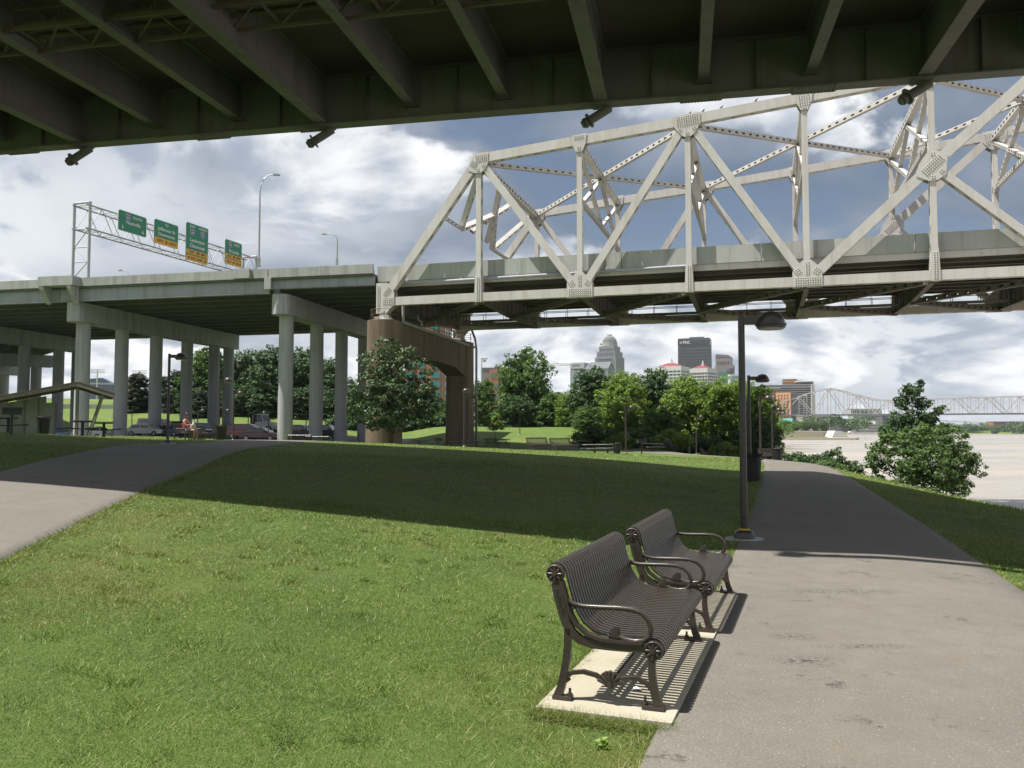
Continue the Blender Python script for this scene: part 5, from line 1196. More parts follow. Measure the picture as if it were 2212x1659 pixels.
# magnolia in front of the pier: built lobe by lobe
MP = on(845, 73.5); sc = 73.5/F
def mg(u, v, r, dy=0): q = at(u, v, 73.5); return (q.x-MP.x, dy, q.z-MP.z, r*sc, r*sc*1.1, r*sc*.8)
tree('magnolia_tree', 'dense dark glossy magnolia tree standing in front of the brown pier', MP, 9.2,
     [mg(838,752,34), mg(872,768,30,.6), mg(812,790,40,-.6), mg(860,800,42), mg(905,800,34,.4), mg(795,835,42,.2), mg(845,845,52,-.9), mg(900,845,40,.3), mg(778,872,34), mg(830,885,50,-.8), mg(885,885,46,.5), mg(800,900,34,.4), mg(850,905,40,-.5), mg(905,885,34,-.6), mg(925,840,18), mg(770,850,18), mg(815,915,20,-.6), mg(930,882,16), mg(765,895,16), mg(884,860,44,1.4)],
     15500, .25, 'leaf_magnolia', .26, seed=3, clump=.36, per=20)
# background deciduous and conifer stock
def tsize(u0, u1, v0, Y): q0 = at((u0+u1)/2, v0, Y); p = on((u0+u1)/2, Y); return p, q0.z-p.z, (u1-u0)/F*Y
stock = {}
def stock_tree(kind, variant):
    key = (kind, variant)
    if key not in stock:
        seed = hash_(kind)+variant*7
        if kind == 'leaf_conifer': B = rblobs(12, 7.0, 20, seed, .03, 'cone'); n, ls, cl = 15000, .48, .60
        else: B = rblobs(12, 10, 24, seed, .07, 'oval'); n, ls, cl = 20000, .48, .72
        t = tree('tree', 'x', (0,0,-500), 12, B, n, ls, kind, .22, seed=seed, clump=cl, hang=.6 if kind == 'leaf_light' else .25); stock[key] = t
    return stock[key]
def hash_(s): return sum(ord(c)*(i+1) for i, c in enumerate(s)) % 97
used = set()
def bg(label, u0, u1, v0, Y, kind, variant, rz=0.0, wk=1.0, group='trees behind the park'):
    p, h, w_ = tsize(u0, u1, v0, Y); base = stock_tree(kind, variant)
    if (kind, variant) in used: t = copy_tree(base)
    else: t = base; used.add((kind, variant))
    bw = 7.4 if kind == 'leaf_conifer' else 11.0
    t.location = p-Vector((0, 0, .08*h)); t.rotation_euler = (0, 0, rz); t.scale = (w_/bw*wk, w_/bw*wk, h*1.08/12.3); t['label'] = label; t['group'] = group; return t
D_, Md, Lt, Cf = 'leaf_dark', 'leaf_mid', 'leaf_light', 'leaf_conifer'
bg('dark conifer left of the second viaduct column, behind the white pickup', 258, 336, 806, 150, Cf, 0); bg('dark conifer behind the third viaduct column', 305, 380, 812, 152, Cf, 1); bg('dark conifer between the third and fourth viaduct columns', 342, 420, 800, 149, Cf, 0, 2.0)
bg('bright green tree rising between the fourth and fifth viaduct columns', 383, 514, 758, 150, Md, 0); bg('dark leafy tree right of the sixth viaduct column', 478, 582, 762, 152, D_, 0)
bg('broad dark tree left of the tall lit column', 523, 647, 757, 147, D_, 1); bg('broad dark tree behind the tall lit column', 588, 712, 756, 150, D_, 0, 1.5); bg('dark tree between the last two columns before the pier', 648, 767, 782, 148, D_, 1, 2.5)
bg('dark tree low behind the magnolia on its left', 730, 800, 830, 152, D_, 0, 3.1); bg('dark tree behind the magnolia, under the pier beam', 890, 970, 852, 140, D_, 1, .7); bg('dark tree seen through the pier opening', 935, 1000, 880, 138, Md, 1, .7)
bg('green tree immediately right of the pier', 1008, 1078, 822, 142, Md, 0, 1.1); bg('tallest green tree of the park, left of the domed tower', 1062, 1206, 757, 138, Md, 1, .3, .95); bg('wide dark tree in front of the tallest tree', 1060, 1160, 858, 126, D_, 0, 2.2)
bg('mid green tree right below the tallest tree', 1150, 1240, 850, 134, Md, 0, 2.0); bg('pale green tree below the left grey tower', 1196, 1262, 848, 128, Lt, 0, .5); bg('dark round tree below the domed tower', 1222, 1334, 800, 122, D_, 1, 1.0)
bg('light green tree right of the dark round tree', 1284, 1402, 806, 116, Lt, 0, 2.4); bg('dark tree below the left red roofed building', 1350, 1468, 802, 120, D_, 0, .4); bg('light green tree in front of the picnic tables', 1290, 1400, 868, 100, Lt, 1, .9)
bg('broad light green tree below the red roofed buildings', 1418, 1560, 818, 102, Lt, 1, .2); bg('broad light green tree left of the nearest lamp', 1500, 1640, 822, 98, Lt, 0, 1.4); bg('light green tree between the nearest two lamps and the river', 1580, 1694, 838, 94, Lt, 1, 2.8)
bg('dark tree low beneath the light green trees', 1440, 1560, 880, 108, D_, 1, 2.0); bg('dark tree at the river end of the tree line', 1575, 1690, 905, 88, D_, 0, 2.6); bg('green tree filling the gap behind the picnic tables', 1380, 1480, 880, 96, Md, 1, 1.9); bg('green tree low between the pale tree and the dark round tree', 1228, 1310, 880, 112, Md, 0, .1)
bg('low dark tree behind the white pickup and the fourth column', 380, 470, 838, 146, D_, 1, 1.2); bg('low dark tree behind the litter bin and sixth column', 455, 560, 832, 145, D_, 0, 2.9); bg('low dark tree behind the flatbed truck', 520, 620, 836, 144, D_, 1, .3)
bg('low dark tree behind the lit column', 600, 700, 840, 144, D_, 0, .8); bg('low dark tree beside the last column and the pier', 680, 790, 842, 144, D_, 1, 1.7); bg('low dark conifer below the light green tree behind the viaduct', 400, 470, 845, 142, Cf, 1, 1.0)
bg('mid green tree filling the wall of trees under the tallest tree', 1120, 1215, 842, 140, D_, 1, 2.7); bg('light green tree rising above the right end of the tree line', 1560, 1660, 830, 104, Lt, 1, 1.1); bg('mid green tree behind the light green trees by the lamps', 1470, 1600, 836, 112, Md, 0, 2.2)
# young tree with a stake, right of the pier
yt = on(1070, 106)
tree('young_tree', 'slim young light green tree on the sunlit lawn beyond the benches', yt, 3.4, [(0,0,2.2,.8,.8,.9),(.3,.1,1.7,.7,.6,.6),(-.3,0,1.6,.7,.6,.6),(0,0,2.9,.5,.5,.6)], 1500, .26, Lt, .05, seed=5, clump=.3)
# hedge-like shrubs on the far bank
sh0 = None
def shrub(label, p, s, kind='leaf_mid', rz=0, group='shrubs at the foot of the trees'):
    global sh0
    if sh0 is None: sh0 = {}
    if kind not in sh0:
        t = tree('shrub', label, p, 1.4, [(0,0,.6,.9,.9,.6),(.7,.2,.5,.7,.7,.5),(-.7,-.1,.5,.7,.7,.5),(.1,.3,.9,.6,.6,.5)], 1500, .22, kind, .05, seed=11, clump=.30, group=group, cat='shrub'); sh0[kind] = t
    else: t = copy_tree(sh0[kind]); t['label'] = label
    t.location = p; t.scale = (s*1.3, s*1.2, s); t.rotation_euler = (0, 0, rz); t['group'] = group; return t
i = 0
ORD = ('first', 'second', 'third', 'fourth', 'fifth', 'sixth', 'seventh', 'eighth', 'ninth', 'tenth', 'eleventh')
for u in range(860, 985, 24): shrub(ORD[i]+' low dark shrub from the left in the row seen through the pier opening', on(u, 134), 1.5, 'leaf_dark', i); i += 1
for u, lb in ((735, 'low shrub right of the last viaduct column'), (768, 'low shrub just left of the near pier leg')): shrub(lb, on(u, 132), 1.6, 'leaf_dark', i); i += 1
for k, u in enumerate((1262, 1300, 1340, 1372, 1412, 1450, 1478, 1530, 1566, 1600, 1640)): shrub(ORD[k]+' leafy shrub from the left in the undergrowth below the light green trees', on(u, 92-(k % 3)*3), 1.25+.5*(k % 2), ('leaf_mid', 'leaf_dark', 'leaf_light')[k % 3], i, 'undergrowth shrubs'); i += 1
shrub('bright sprouting shrub just behind the red shirted walker', on(1477, 91), 1.7, 'leaf_light', 1.0, 'undergrowth shrubs')
# river bank: tree and big bush, smaller bushes
RT = on(1968, 53.0); ks = 53.0/F
def rt(u, v, r, dy=0): q = at(u, v, 53.0); return (q.x-RT.x, dy, q.z-RT.z, r*ks, r*ks, r*ks*.85)
tree('riverside_tree', 'dark upright tree rising behind the big bush on the river bank', RT, at(1970, 822, 53).z-RT.z, [rt(1975,842,17), rt(1962,862,20), rt(1995,868,19,.3), rt(1950,895,21), rt(1985,900,25), rt(2012,905,18,.3), rt(1940,930,26,.3), rt(1975,935,34), rt(2015,938,26), rt(1925,945,18), rt(1990,960,34), rt(1950,960,30), rt(1926,908,12), rt(2030,884,11), rt(1942,868,12), rt(2036,925,13), rt(1912,930,10), rt(1988,826,9), rt(1957,838,10), rt(2044,948,11)], 9000, .19, 'leaf_dark', .13, seed=21, clump=.26, per=20)
RBp = on(1990, 44.0); kb = 44.0/F
def rb_(u, v, r, dy=0): q = at(u, v, 44.0); return (q.x-RBp.x, dy, q.z-RBp.z, r*kb, r*kb*1.1, r*kb*.85)
tree('riverside_bush', 'large spreading green bush on the river bank right of the path', RBp, 2.6, [rb_(1930,960,32), rb_(1975,950,34), rb_(2010,965,36), rb_(2050,955,30), rb_(2078,975,28), rb_(1905,985,26), rb_(1950,995,42,-.5), rb_(2000,1000,46,-.6), rb_(2050,1005,40), rb_(2085,1015,26), rb_(1890,1002,16), rb_(2100,1000,14), rb_(1960,1020,34,-.7), rb_(2020,1030,36,-.4), rb_(2065,1040,26), rb_(1900,965,14), rb_(2030,935,16), rb_(1935,1030,28,-.6), rb_(1990,1045,34,-.8), rb_(2045,1055,30,-.6), rb_(2080,1050,20), rb_(1905,1020,18), rb_(2105,985,12), rb_(1880,990,10), rb_(1884,968,9), rb_(2120,1026,9), rb_(1913,944,13), rb_(2088,938,11), rb_(1998,926,15), rb_(1955,928,12), rb_(2125,1005,8), rb_(2062,930,10), rb_(1872,1008,8)], 20000, .15, 'leaf_bush', .09, 'bark_pale', seed=23, clump=.22, per=20, cat='bush')
def bank_bush(label, u, v, Y, wpx, hpx, seed, leaf):
    p = on(u, Y); k = Y/F; B = []; r = random.Random(seed)
    for i in range(8): B.append((r.uniform(-.42,.42)*wpx*k, r.uniform(-.5,.5), r.uniform(.2,.75)*hpx*k, .26*wpx*k, .26*wpx*k, .28*hpx*k))
    tree('riverside_bush', label, p, hpx*k, B, 4200, .17, leaf, .06, seed=seed, clump=.24, per=20, cat='bush')
bank_bush('dark rounded bush at the water edge right of the path bend', 1806, 1002, 57, 80, 72, 31, 'leaf_dark'); bank_bush('lower bush just left of the dark rounded bush', 1765, 1000, 60, 60, 50, 32, 'leaf_dark'); bank_bush('low dark bush right of the lamp at the path bend', 1712, 995, 62, 70, 38, 33, 'leaf_dark'); bank_bush('low leafy bush at the foot of the dark rounded bush', 1790, 1003, 55.5, 60, 30, 34, 'leaf_bush')
# ------------------------------------------------------------------ city skyline
for nm, c in (('b_grey', (.215,.22,.225)), ('b_greydark', (.13,.134,.14)), ('b_pale', (.36,.36,.35)), ('b_white', (.58,.58,.565)), ('b_bronze', (.055,.052,.055)), ('b_bronze2', (.085,.084,.088)), ('b_tan', (.22,.185,.165)), ('b_brick', (.40,.155,.085)), ('b_orange', (.58,.29,.15)), ('b_red', (.22,.025,.034)), ('b_slate', (.085,.105,.115)), ('b_pink', (.40,.26,.22)), ('b_teal', (.06,.42,.32)), ('b_blue', (.10,.14,.24))): flat(nm, c, .7, var=.06, scale=.05)
flat('w_dark', (.055,.065,.08), .25, spec=.6); flat('w_blue', (.16,.24,.31), .2, spec=.7); flat('w_teal', (.05,.19,.20), .2, spec=.7); flat('w_bronze', (.028,.027,.03), .25, spec=.6)
GZ0 = -2.0
def bld(name, label, u, Y, rz, cat='building', group='city skyline'):
    p = at(u, 925, Y); return thing(name, label, cat, (p.x, p.y, 0), rz, group)
def zv(v, Y): return at(1106, v, Y).z
def block(t, sx, sy, z0, z1, mat, cx=0, cy=0, name='wall'): m = MB(); m.box(cx-sx/2, cx+sx/2, cy-sy/2, cy+sy/2, z0, z1); return m.build(name, M[mat], t)
def wins(par, sx, sy, z0, z1, nx, ny, nz, mat, fx=.7, fz=.55, cx=0, cy=0, off=.25, faces='front,left,right', name='windows'):
    "rows of window panes standing slightly proud of the -y (front) and x faces"
    m = MB(); dz_ = (z1-z0)/nz
    for k in range(nz):
        a, b = z0+dz_*(k+.5-fz/2), z0+dz_*(k+.5+fz/2)
        if 'front' in faces:
            d = sx/nx
            for i in range(nx): x = cx-sx/2+d*(i+.5); m.box(x-d*fx/2, x+d*fx/2, cy-sy/2-off, cy-sy/2+.1, a, b)
        for key, sg in (('left', -1), ('right', 1)):
            if key in faces:
                d = sy/ny
                for i in range(ny): y = cy-sy/2+d*(i+.5); m.box(cx+sg*sx/2-.1*sg, cx+sg*(sx/2+off), y-d*fx/2, y+d*fx/2, a, b)
    o = m.build(name, M[mat], par); o['kind'] = 'stuff'; return o
# domed tower
Y = 1500; k = Y/F; t = bld('domed_tower', 'tall pale stone office tower crowned by a lattice dome', 1318, Y, R(-30))
s = 40.5
w_ = block(t, s, s, GZ0, zv(773, Y), 'b_grey'); wins(w_, s*.62, s, 5, zv(776, Y), 1, 1, 34, 'w_dark', 1.0, .5); wins(w_, s*.9, s*.9, 60, zv(776, Y), 12, 12, 26, 'w_dark', .35, .5, off=2.2, name='corner_windows')
w_ = block(t, s*.88, s*.88, zv(773, Y), zv(761, Y), 'b_grey'); wins(w_, s*.78, s*.88, zv(772, Y), zv(762, Y), 9, 9, 1, 'w_dark', .45, .75)
w_ = block(t, s*.72, s*.72, zv(761, Y), zv(749, Y), 'b_grey'); wins(w_, s*.66, s*.72, zv(770, Y), zv(752, Y), 9, 9, 1, 'w_dark', .5, .8)
m = MB(); m.lathe([(14.8, zv(749, Y)), (14.8, zv(746.5, Y)), (14.2, zv(746.5, Y)), (14.2, zv(741, Y))], n=16, smooth=False); dr = m.build('drum', M['b_pale'], t)
m = MB(); m.box(-15.2,-14.0,-9,9,zv(745, Y),zv(742, Y)); sg_ = m.build('drum_lettering_band', M['w_blue'], dr)
Rd = 13.0; zb = zv(741, Y); hd = zv(725, Y)-zb
m = MB(); m.lathe([(Rd*math.cos(a)*.97, zb+hd*math.sin(a)*.98) for a in [math.pi/2*i/9 for i in range(9)]]+[(.5, zb+hd*.98)], n=20); m.build('dome', M['b_greydark'], t)
m = MB()
for i in range(20):
    for sg in (-1, 1):
        pts = [(Rd*math.cos(a)*math.cos(2*math.pi*i/20+sg*a*1.1), Rd*math.cos(a)*math.sin(2*math.pi*i/20+sg*a*1.1), zb+hd*math.sin(a)) for a in [math.pi/2*.93*j/8 for j in range(9)]]; m.sweep(pts, .42, 4)
m.build('dome_lattice', M['b_pale'], t)
m = MB(); m.lathe([(4.6, zb+hd*.93), (4.8, zb+hd*.98), (4.8, zb+hd*1.12), (4.3, zb+hd*1.12)], n=14, smooth=False); m.build('lantern', M['b_pale'], t)
# gabled tower, grey block
Y = 1380; k = Y/F; t = bld('gabled_tower', 'dark office building with steep slate gable roof before the domed tower', 1296, Y, R(-32))
sx, sy = 44, 24; ze = zv(797, Y); zr = zv(782, Y)
w_ = block(t, sx, sy, GZ0, ze, 'b_greydark'); wins(w_, sx, sy, ze-18, ze-3, 8, 1, 1, 'w_blue', .55, .75); wins(w_, sx, sy, 4, ze-20, 8, 4, 14, 'w_blue', .55, .5); m = MB(); m.box(sx/2, sx/2+.4, -6, 6, 4, ze+2); m.build('tall_window', M['w_blue'], w_)
m = MB(); m.add([(-sx/2,-sy/2,ze),(sx/2,-sy/2,ze),(sx/2,sy/2,ze),(-sx/2,sy/2,ze),(-sx/2+4,0,zr),(sx/2,0,zr)], [(0,1,5,4),(1,2,5),(2,3,4,5),(3,0,4),(3,2,1,0)]); m.build('roof', M['b_slate'], t)
Y = 1420; t = bld('office_block', 'plain grey banded office block left of the gabled tower', 1253, Y, R(-28)); sx, sy = 26, 22; zt = zv(784.5, Y); w_ = block(t, sx, sy, GZ0, zt, 'b_pale'); wins(w_, sx, sy, 5, zt-14, 1, 1, 22, 'w_blue', 1.0, .42); wins(w_, sx*.95, sy*.95, zt-12.5, zt-9.5, 9, 8, 1, 'w_dark', .75, .8, off=1.0); m = MB(); m.box(-9, 5, -sy/2-.4, -sy/2-.02, zt-5.2, zt-3.2); m.build('sign_band', M['b_blue'], t)
# dark bank tower
Y = 1430; k = Y/F; t = bld('bank_tower', 'tall black glass bank tower with small lettering near its top', 1503, Y, R(-18)); sx, sy = 53, 42; zt = zv(733, Y)
w_ = block(t, sx, sy, GZ0, zt, 'b_bronze'); wins(w_, sx*.96, sy*.96, 5, zt-16, 8, 6, 26, 'b_bronze2', .86, .34, off=1.6, name='spandrels'); wins(w_, sx*.96, sy*.96, zt-13, zt-3, 9, 7, 1, 'w_bronze', .8, .8, off=1.6)
text_mesh('PNC', 6.2, M['sign_white'], t, 'lettering', Matrix.Translation((-11.5, -sy/2-2.4, zt-7.5)) @ Matrix.Rotation(R(90), 4, 'X'), .3); m = MB(); m.lathe([(2.2,-.3),(2.2,.3)], (-21,-sy/2-2.4,zt-7.5), 12, axis='y'); m.build('emblem', M['b_orange'], t)
m = MB(); m.box(-8, 16, -10, 10, zt, zt+3.0)
for i in range(9): m.tube((-16+i*4.6, -6+(i % 3)*5, zt), (-16+i*4.6, -6+(i % 3)*5, zt+5+3*(i % 3)), .22, n=4)
m.build('roof_plant', M['b_greydark'], t)
# tan stepped tower
Y = 1520; t = bld('stepped_tower', 'pinkish tan stepped tower right of the black bank tower', 1568, Y, R(-22)); zt = zv(770, Y)
w_ = block(t, 32, 24, GZ0, zv(790, Y), 'b_tan'); w2 = block(t, 28, 22, zv(790, Y), zt-2, 'b_tan', -1.5); wins(w2, 22, 22, zv(790, Y), zv(781, Y), 6, 4, 1, 'w_dark', .55, .8, -1.5)
m = MB(); m.prism([(-16,zt-2),(11,zt-2),(8,zt+1.5),(-14,zt+4)], (0,-11.5,0), (1,0,0), (0,0,1), (0,23,0)); m.build('curved_top', M['b_greydark'], t); m = MB(); m.box(-9, 10, -14.5, -12, 5, zv(804, Y)); m.build('glass_front', M['w_teal'], t); m = MB(); m.lathe([(7, zv(803, Y)), (7.5, zv(797, Y))], (10,-10,0), 14); m.build('round_balcony', M['b_greydark'], t)
# two white buildings with red pyramid roofs
for nm, u, Y, zc, zf, sx, sy in (('left', 1452, 1150, 793, 773, 40, 34), ('right', 1520, 1165, 797, 779, 28, 32)):
    t = bld('hotel_building', f'white balconied building with red pyramid roof and finial, {nm} one of two', u, Y, R(-32 if nm == 'left' else -38)); ze = zv(zc, Y); zf_ = zv(zf, Y)
    w_ = block(t, sx, sy, GZ0, ze, 'b_white'); wins(w_, sx*.98, sy*.98, 4, ze-5, 7, 6, 17, 'w_dark', .8, .5, off=.6)
    m = MB(); h = (zf_-ze)*.42; m.add([(-sx*.42,-sy*.42,ze),(sx*.42,-sy*.42,ze),(sx*.42,sy*.42,ze),(-sx*.42,sy*.42,ze),(-sx*.1,-sy*.1,ze+h),(sx*.1,-sy*.1,ze+h),(sx*.1,sy*.1,ze+h),(-sx*.1,sy*.1,ze+h)], [(0,1,5,4),(1,2,6,5),(2,3,7,6),(3,0,4,7),(4,5,6,7)]); rf = m.build('roof', M['b_red'], t)
    m = MB()
    for i, (r, f0, f1) in enumerate(((2.2,.42,.52),(1.6,.52,.62),(1.9,.62,.66),(1.3,.66,.78),(1.6,.78,.82),(.8,.82,1.0))): m.lathe([(r, ze+(zf_-ze)*f0), (r*.8, ze+(zf_-ze)*f1)], n=8)
    m.build('finial', M['b_white'], rf)
Y = 1100; t = bld('low_block', 'low white flat roofed building just left of the nearest lamp post', 1590, Y, 0); w_ = block(t, 17, 12, GZ0, zv(809, Y), 'b_white'); wins(w_, 16, 12, zv(825, Y), zv(812, Y), 1, 1, 2, 'w_blue', .9, .6)
# riverfront hotel
Y = 1180; t = bld('riverfront_hotel', 'wide black and white banded hotel slab with a roof sign', 1703, Y, R(-14)); sx, sy = 68, 30; zt = zv(832, Y)
w_ = block(t, sx, sy, GZ0, zt, 'b_white'); wins(w_, sx*.94, sy, GZ0+8, zt-4, 1, 1, 18, 'w_bronze', 1.0, .74); wins(w_, sx*.97, sy, zt-3.2, zt-.2, 22, 8, 1, 'w_bronze', .75, .8, off=.5)
m = MB(); m.box(sx/2-4.5, sx/2-2.5, -sy/2-1.6, -sy/2, GZ0, zt); m.box(sx/2, sx/2+1.5, -sy/2, -sy/2+3, GZ0, zt); m.build('white_fin', M['b_white'], t); m = MB(); m.lathe([(14, zt), (14, zt+3.6)], (sx/2-13,0,0), 20); m.build('round_lounge', M['w_bronze'], t); m = MB(); m.lathe([(14.6, zt+3.6), (14.6, zt+4.6)], (sx/2-13,0,0), 20); m.build('lounge_roof', M['b_white'], t)
m = MB(); m.box(-8, 18, -6, 6, zt, zt+6.5); pn = m.build('penthouse', M['b_pale'], t); m = MB(); m.box(-7, 12, -7.4, -6.1, zt+1.2, zt+8.2); sgn = m.build('roof_sign', M['wood_brown'], t); text_mesh('GALT HOUSE', 3.1, M['sign_yellow'], t, 'sign_lettering', Matrix.Translation((2.5, -7.6, zt+4.8)) @ Matrix.Rotation(R(90), 4, 'X'), .1)
Y = 1020; t = bld('apartment_tower', 'orange and dark apartment tower in front of the riverfront hotel', 1700, Y, R(-40)); zt = zv(848.5, Y); w_ = block(t, 18.5, 21, GZ0, zt, 'b_orange'); wins(w_, 15, 21, 4, zt-2, 4, 1, 11, 'w_dark', .42, .5, faces='front'); m = MB(); m.box(9.26, 9.9, -10.4, 10.4, 2, zt-.5); sd_ = m.build('dark_side', M['b_greydark'], w_); wins(w_, 19.8, 20, 4, zt-2, 1, 7, 14, 'w_dark', .6, .6, faces='right')
Y = 1060; t = bld('apartment_tower', 'pinkish grey building partly behind the light green trees near the lamps', 1664, Y, R(-20)); zt = zv(840, Y); w_ = block(t, 20, 20, GZ0, zt, 'b_pink'); wins(w_, 18, 18, 4, zt-2, 4, 4, 12, 'w_dark', .4, .5, off=1.2); m = MB(); m.box(-12, 13, -12, 12, zt, zt+1.2); m.build('roof_slab', M['b_pale'], t)
# brick building behind the pier, block right of it
Y = 330; t = bld('brick_building', 'orange brick building with teal glass bays seen through the pier opening', 925, Y, R(-10)); zt = zv(699, Y); w_ = block(t, 15.5, 14, 0, zt, 'b_brick')
for i in range(3):
    for j in range(11): m = MB(); x = -7.6+i*5.1+.4; z = 2.5+j*3.75; m.box(x, x+(3.9 if i != 1 else 2.6), -7.3, -6.9, z, z+2.6); m.build('window', M['w_teal'], w_)
wins(w_, 15.5, 12, 3, zt-2, 1, 3, 11, 'w_teal', .6, .6, faces='right')
Y = 600; t = bld('grey_block', 'grey flat roofed block with brick wing left of the tallest tree', 1070, Y, R(-6), group='city skyline'); zt = zv(795.5, Y); w_ = block(t, 19, 16, 0, zt, 'b_grey'); m = MB(); m.box(-9, 9, -8.3, -8.0, zt-1.6, zt-.3); m.build('lettering_band', M['b_greydark'], w_); m = MB(); m.box(-2.5, 9.8, -14, -8.1, 0, zv(801, Y)); bw = m.build('brick_wing', M['b_brick'], t); wins(bw, 11, 6, 20, zv(803, Y), 4, 1, 3, 'w_teal', .5, .5, 3.6, -11, faces='front')
q = at(1040.5, 925, 420); t = thing('floodlight_mast', 'tall thin floodlight mast right of the pier', 'mast', (q.x, q.y, 0)); m = MB(); m.tube((0,0,0), (0,0,zv(775, 420)), .28, n=6); m.build('pole', M['galv'], t); m = MB(); m.box(-.4, 3.0, -.3, .3, zv(776, 420), zv(774, 420)); m.box(.6, 2.2, -.4, .4, zv(782, 420), zv(777, 420)); m.build('floodlights', M['galv'], t)
Y = 950; q = at(1168, 925, Y); t = thing('tower_crane', 'pale construction crane far off between the tallest tree and the grey block', 'crane', (q.x, q.y, 0)); m = MB(); zt = zv(789, Y); m.tube((0,0,0), (0,0,zt+10), .9, n=4); m.build('mast', M['b_white'], t); m = MB(); a, b = (-4, 0, zt), (36, 0, zt)
for o in (0, 3): m.tube((-4,0,zt+o), (36,0,zt+(o if o == 0 else 1.5)), .3, n=4)
for i in range(12): m.tube((-4+i*3.3,0,zt), (-2.4+i*3.3,0,zt+2.5), .2, n=4); m.tube((-2.4+i*3.3,0,zt+2.5), (-.7+i*3.3,0,zt), .2, n=4)
m.tube((0,0,zt+10), (22,0,zt+2), .2, n=4); m.tube((0,0,zt+10), (-4,0,zt+2), .2, n=4); m.build('jib', M['b_white'], t)
# stadium and embankment behind the viaduct
Y = 700; t = bld('stadium', 'blue and grey stadium stand glimpsed between the viaduct columns', 205, Y, R(15), group='city skyline'); m = MB(); m.prism([(-14,0),(16,0),(16,zv(832, Y)),(6,zv(817, Y)),(-14,zv(821, Y))], (0,-6,0), (1,0,0), (0,0,1), (0,20,0)); w_ = m.build('stand', M['b_blue'], t); m = MB(); m.box(-13,15,-6.5,-6.05,zv(831, Y),zv(828, Y)); m.build('white_band', M['b_white'], w_)
t2 = block(t, 12, 10, 0, zv(814, Y), 'b_pink', 25, 0, 'end_block'); 
for u, v0, v1, lb in ((207, 798, 806, 'small stadium floodlight rack above the stadium stand'), (298, 800, 815, 'larger stadium floodlight rack right of the stadium stand')):
    Yf = 640; q = at(u, 925, Yf); t = thing('floodlight_rack', lb, 'floodlight', (q.x, q.y, 0)); m = MB(); m.tube((0,0,0), (0,0,zv(v0, Yf)), .5, n=5); m.build('mast', M['b_white'], t); m = MB(); hw = 5.5
    for r_ in range(3 if v1-v0 < 10 else 5):
        z = zv(v0, Yf)-r_*1.15
        for i in range(9): m.box(-hw+i*1.3, -hw+.75+i*1.3, -.4, .2, z-.45, z)
        m.box(-hw, hw, -.1, .1, z-.6, z-.5)
    lr = m.build('lamps', M['b_white'], t); lr['kind'] = 'stuff'
# embankment wall beyond the lot
t = thing('retaining_wall', 'long pale concrete wall on the green embankment behind the shelter', 'wall', (0,0,0)); a, b = at(-200, 880, 178), at(420, 880, 182); m = MB(); m.hexa([(a.x,a.y,1),(b.x,b.y,1),(b.x,b.y+.6,1),(a.x,a.y+.6,1),(a.x,a.y,zv(870,178)),(b.x,b.y,zv(876,182)),(b.x,b.y+.6,zv(876,182)),(a.x,a.y+.6,zv(870,178))]); m.build('wall_face', M['concrete_pale'], t)
m = MB(); m.hexa([(a.x,a.y-14,1.2),(b.x,b.y-14,1.2),(b.x,b.y-.02,zv(884,182)),(a.x,a.y-.02,zv(884,178)),(a.x,a.y-14,1.3),(b.x,b.y-14,1.3),(b.x,b.y-.02,zv(883,182)),(a.x,a.y-.02,zv(883,178))]); tag(m.build('embankment', M['lawn']), kind='structure')
m = MB(); m.hexa([(a.x,a.y+.65,1.2),(b.x,b.y+.65,1.2),(b.x,b.y+40,2),(a.x,a.y+40,2),(a.x,a.y+.65,zv(871,178)),(b.x,b.y+.65,zv(877,182)),(b.x,b.y+30,zv(868,205)),(a.x,a.y+30,zv(856,205))]); tag(m.build('embankment', M['lawn']), kind='structure')

# ------------------------------------------------------------------ second river bridge, far off
RBG = thing('river_bridge', 'long pale steel cantilever truss bridge over the river in the distance', 'bridge', (0,0,0)); weathered('far_paint', (.46,.46,.455), (.55,.55,.545), .05, .6, bump=0, streak=(.42,.35,.28))
FP = M['far_paint']
def fb(u, v): Y_ = 1010-(u-1680)/560*60; return at(u, v, Y_)
top_ = [(1650,895),(1672,872),(1690,868),(1708,863),(1726,858),(1743,851),(1761,846.5),(1778,843),(1794.5,838.5),(1812,842),(1830,846),(1842,851),(1858,854),(1876,859),(1893,863),(1910,864.5),(1928,864),(1946,863.5),(1964,863),(1982,862.7),(2000,862),(2018,861.6),(2036,861),(2054,860.5),(2072,860),(2090,859.4),(2108,858.8),(2126,858.3),(2144,857.8),(2162,857.2),(2180,856.8),(2198,856.2),(2216,855.7),(2234,855),(2252,854.5)]
dk = lambda u: 896.5-(u-1670)/550*3.6
off = Vector((1.5, 14, 0))
for nn_, o in (('near', Vector((0,0,0))), ('far', off)):
    m = MB()
    for (u0, v0), (u1, v1) in zip(top_[:-1], top_[1:]): m.bar(fb(u0, v0)+o, fb(u1, v1)+o, 1.0, 1.1)
    m.build('top_chord', FP, RBG); m = MB(); m.bar(fb(1645, dk(1645))+o, fb(2252, dk(2252))+o, 1.0, 1.3); m.build('bottom_chord', FP, RBG)
    m = MB(); m2 = MB()
    for i, (u, v) in enumerate(top_):
        if i == 0: continue
        m.bar(fb(u, v)+o, fb(u, dk(u))+o, .5 if i != 8 else 1.6, .5)
        if i+1 < len(top_):
            if i % 2 == 0 and i+2 < len(top_): u1, v1 = top_[i+2]; A, B_ = (fb(u, v), fb(u1, dk(u1))) if i % 4 == 0 else (fb(u, dk(u)), fb(u1, v1)); m2.bar(A+o, B_+o, 1.2, .8)
    m.build('verticals', FP, RBG)['kind'] = 'stuff'; m2.build('diagonals', FP, RBG)['kind'] = 'stuff'
m = MB()
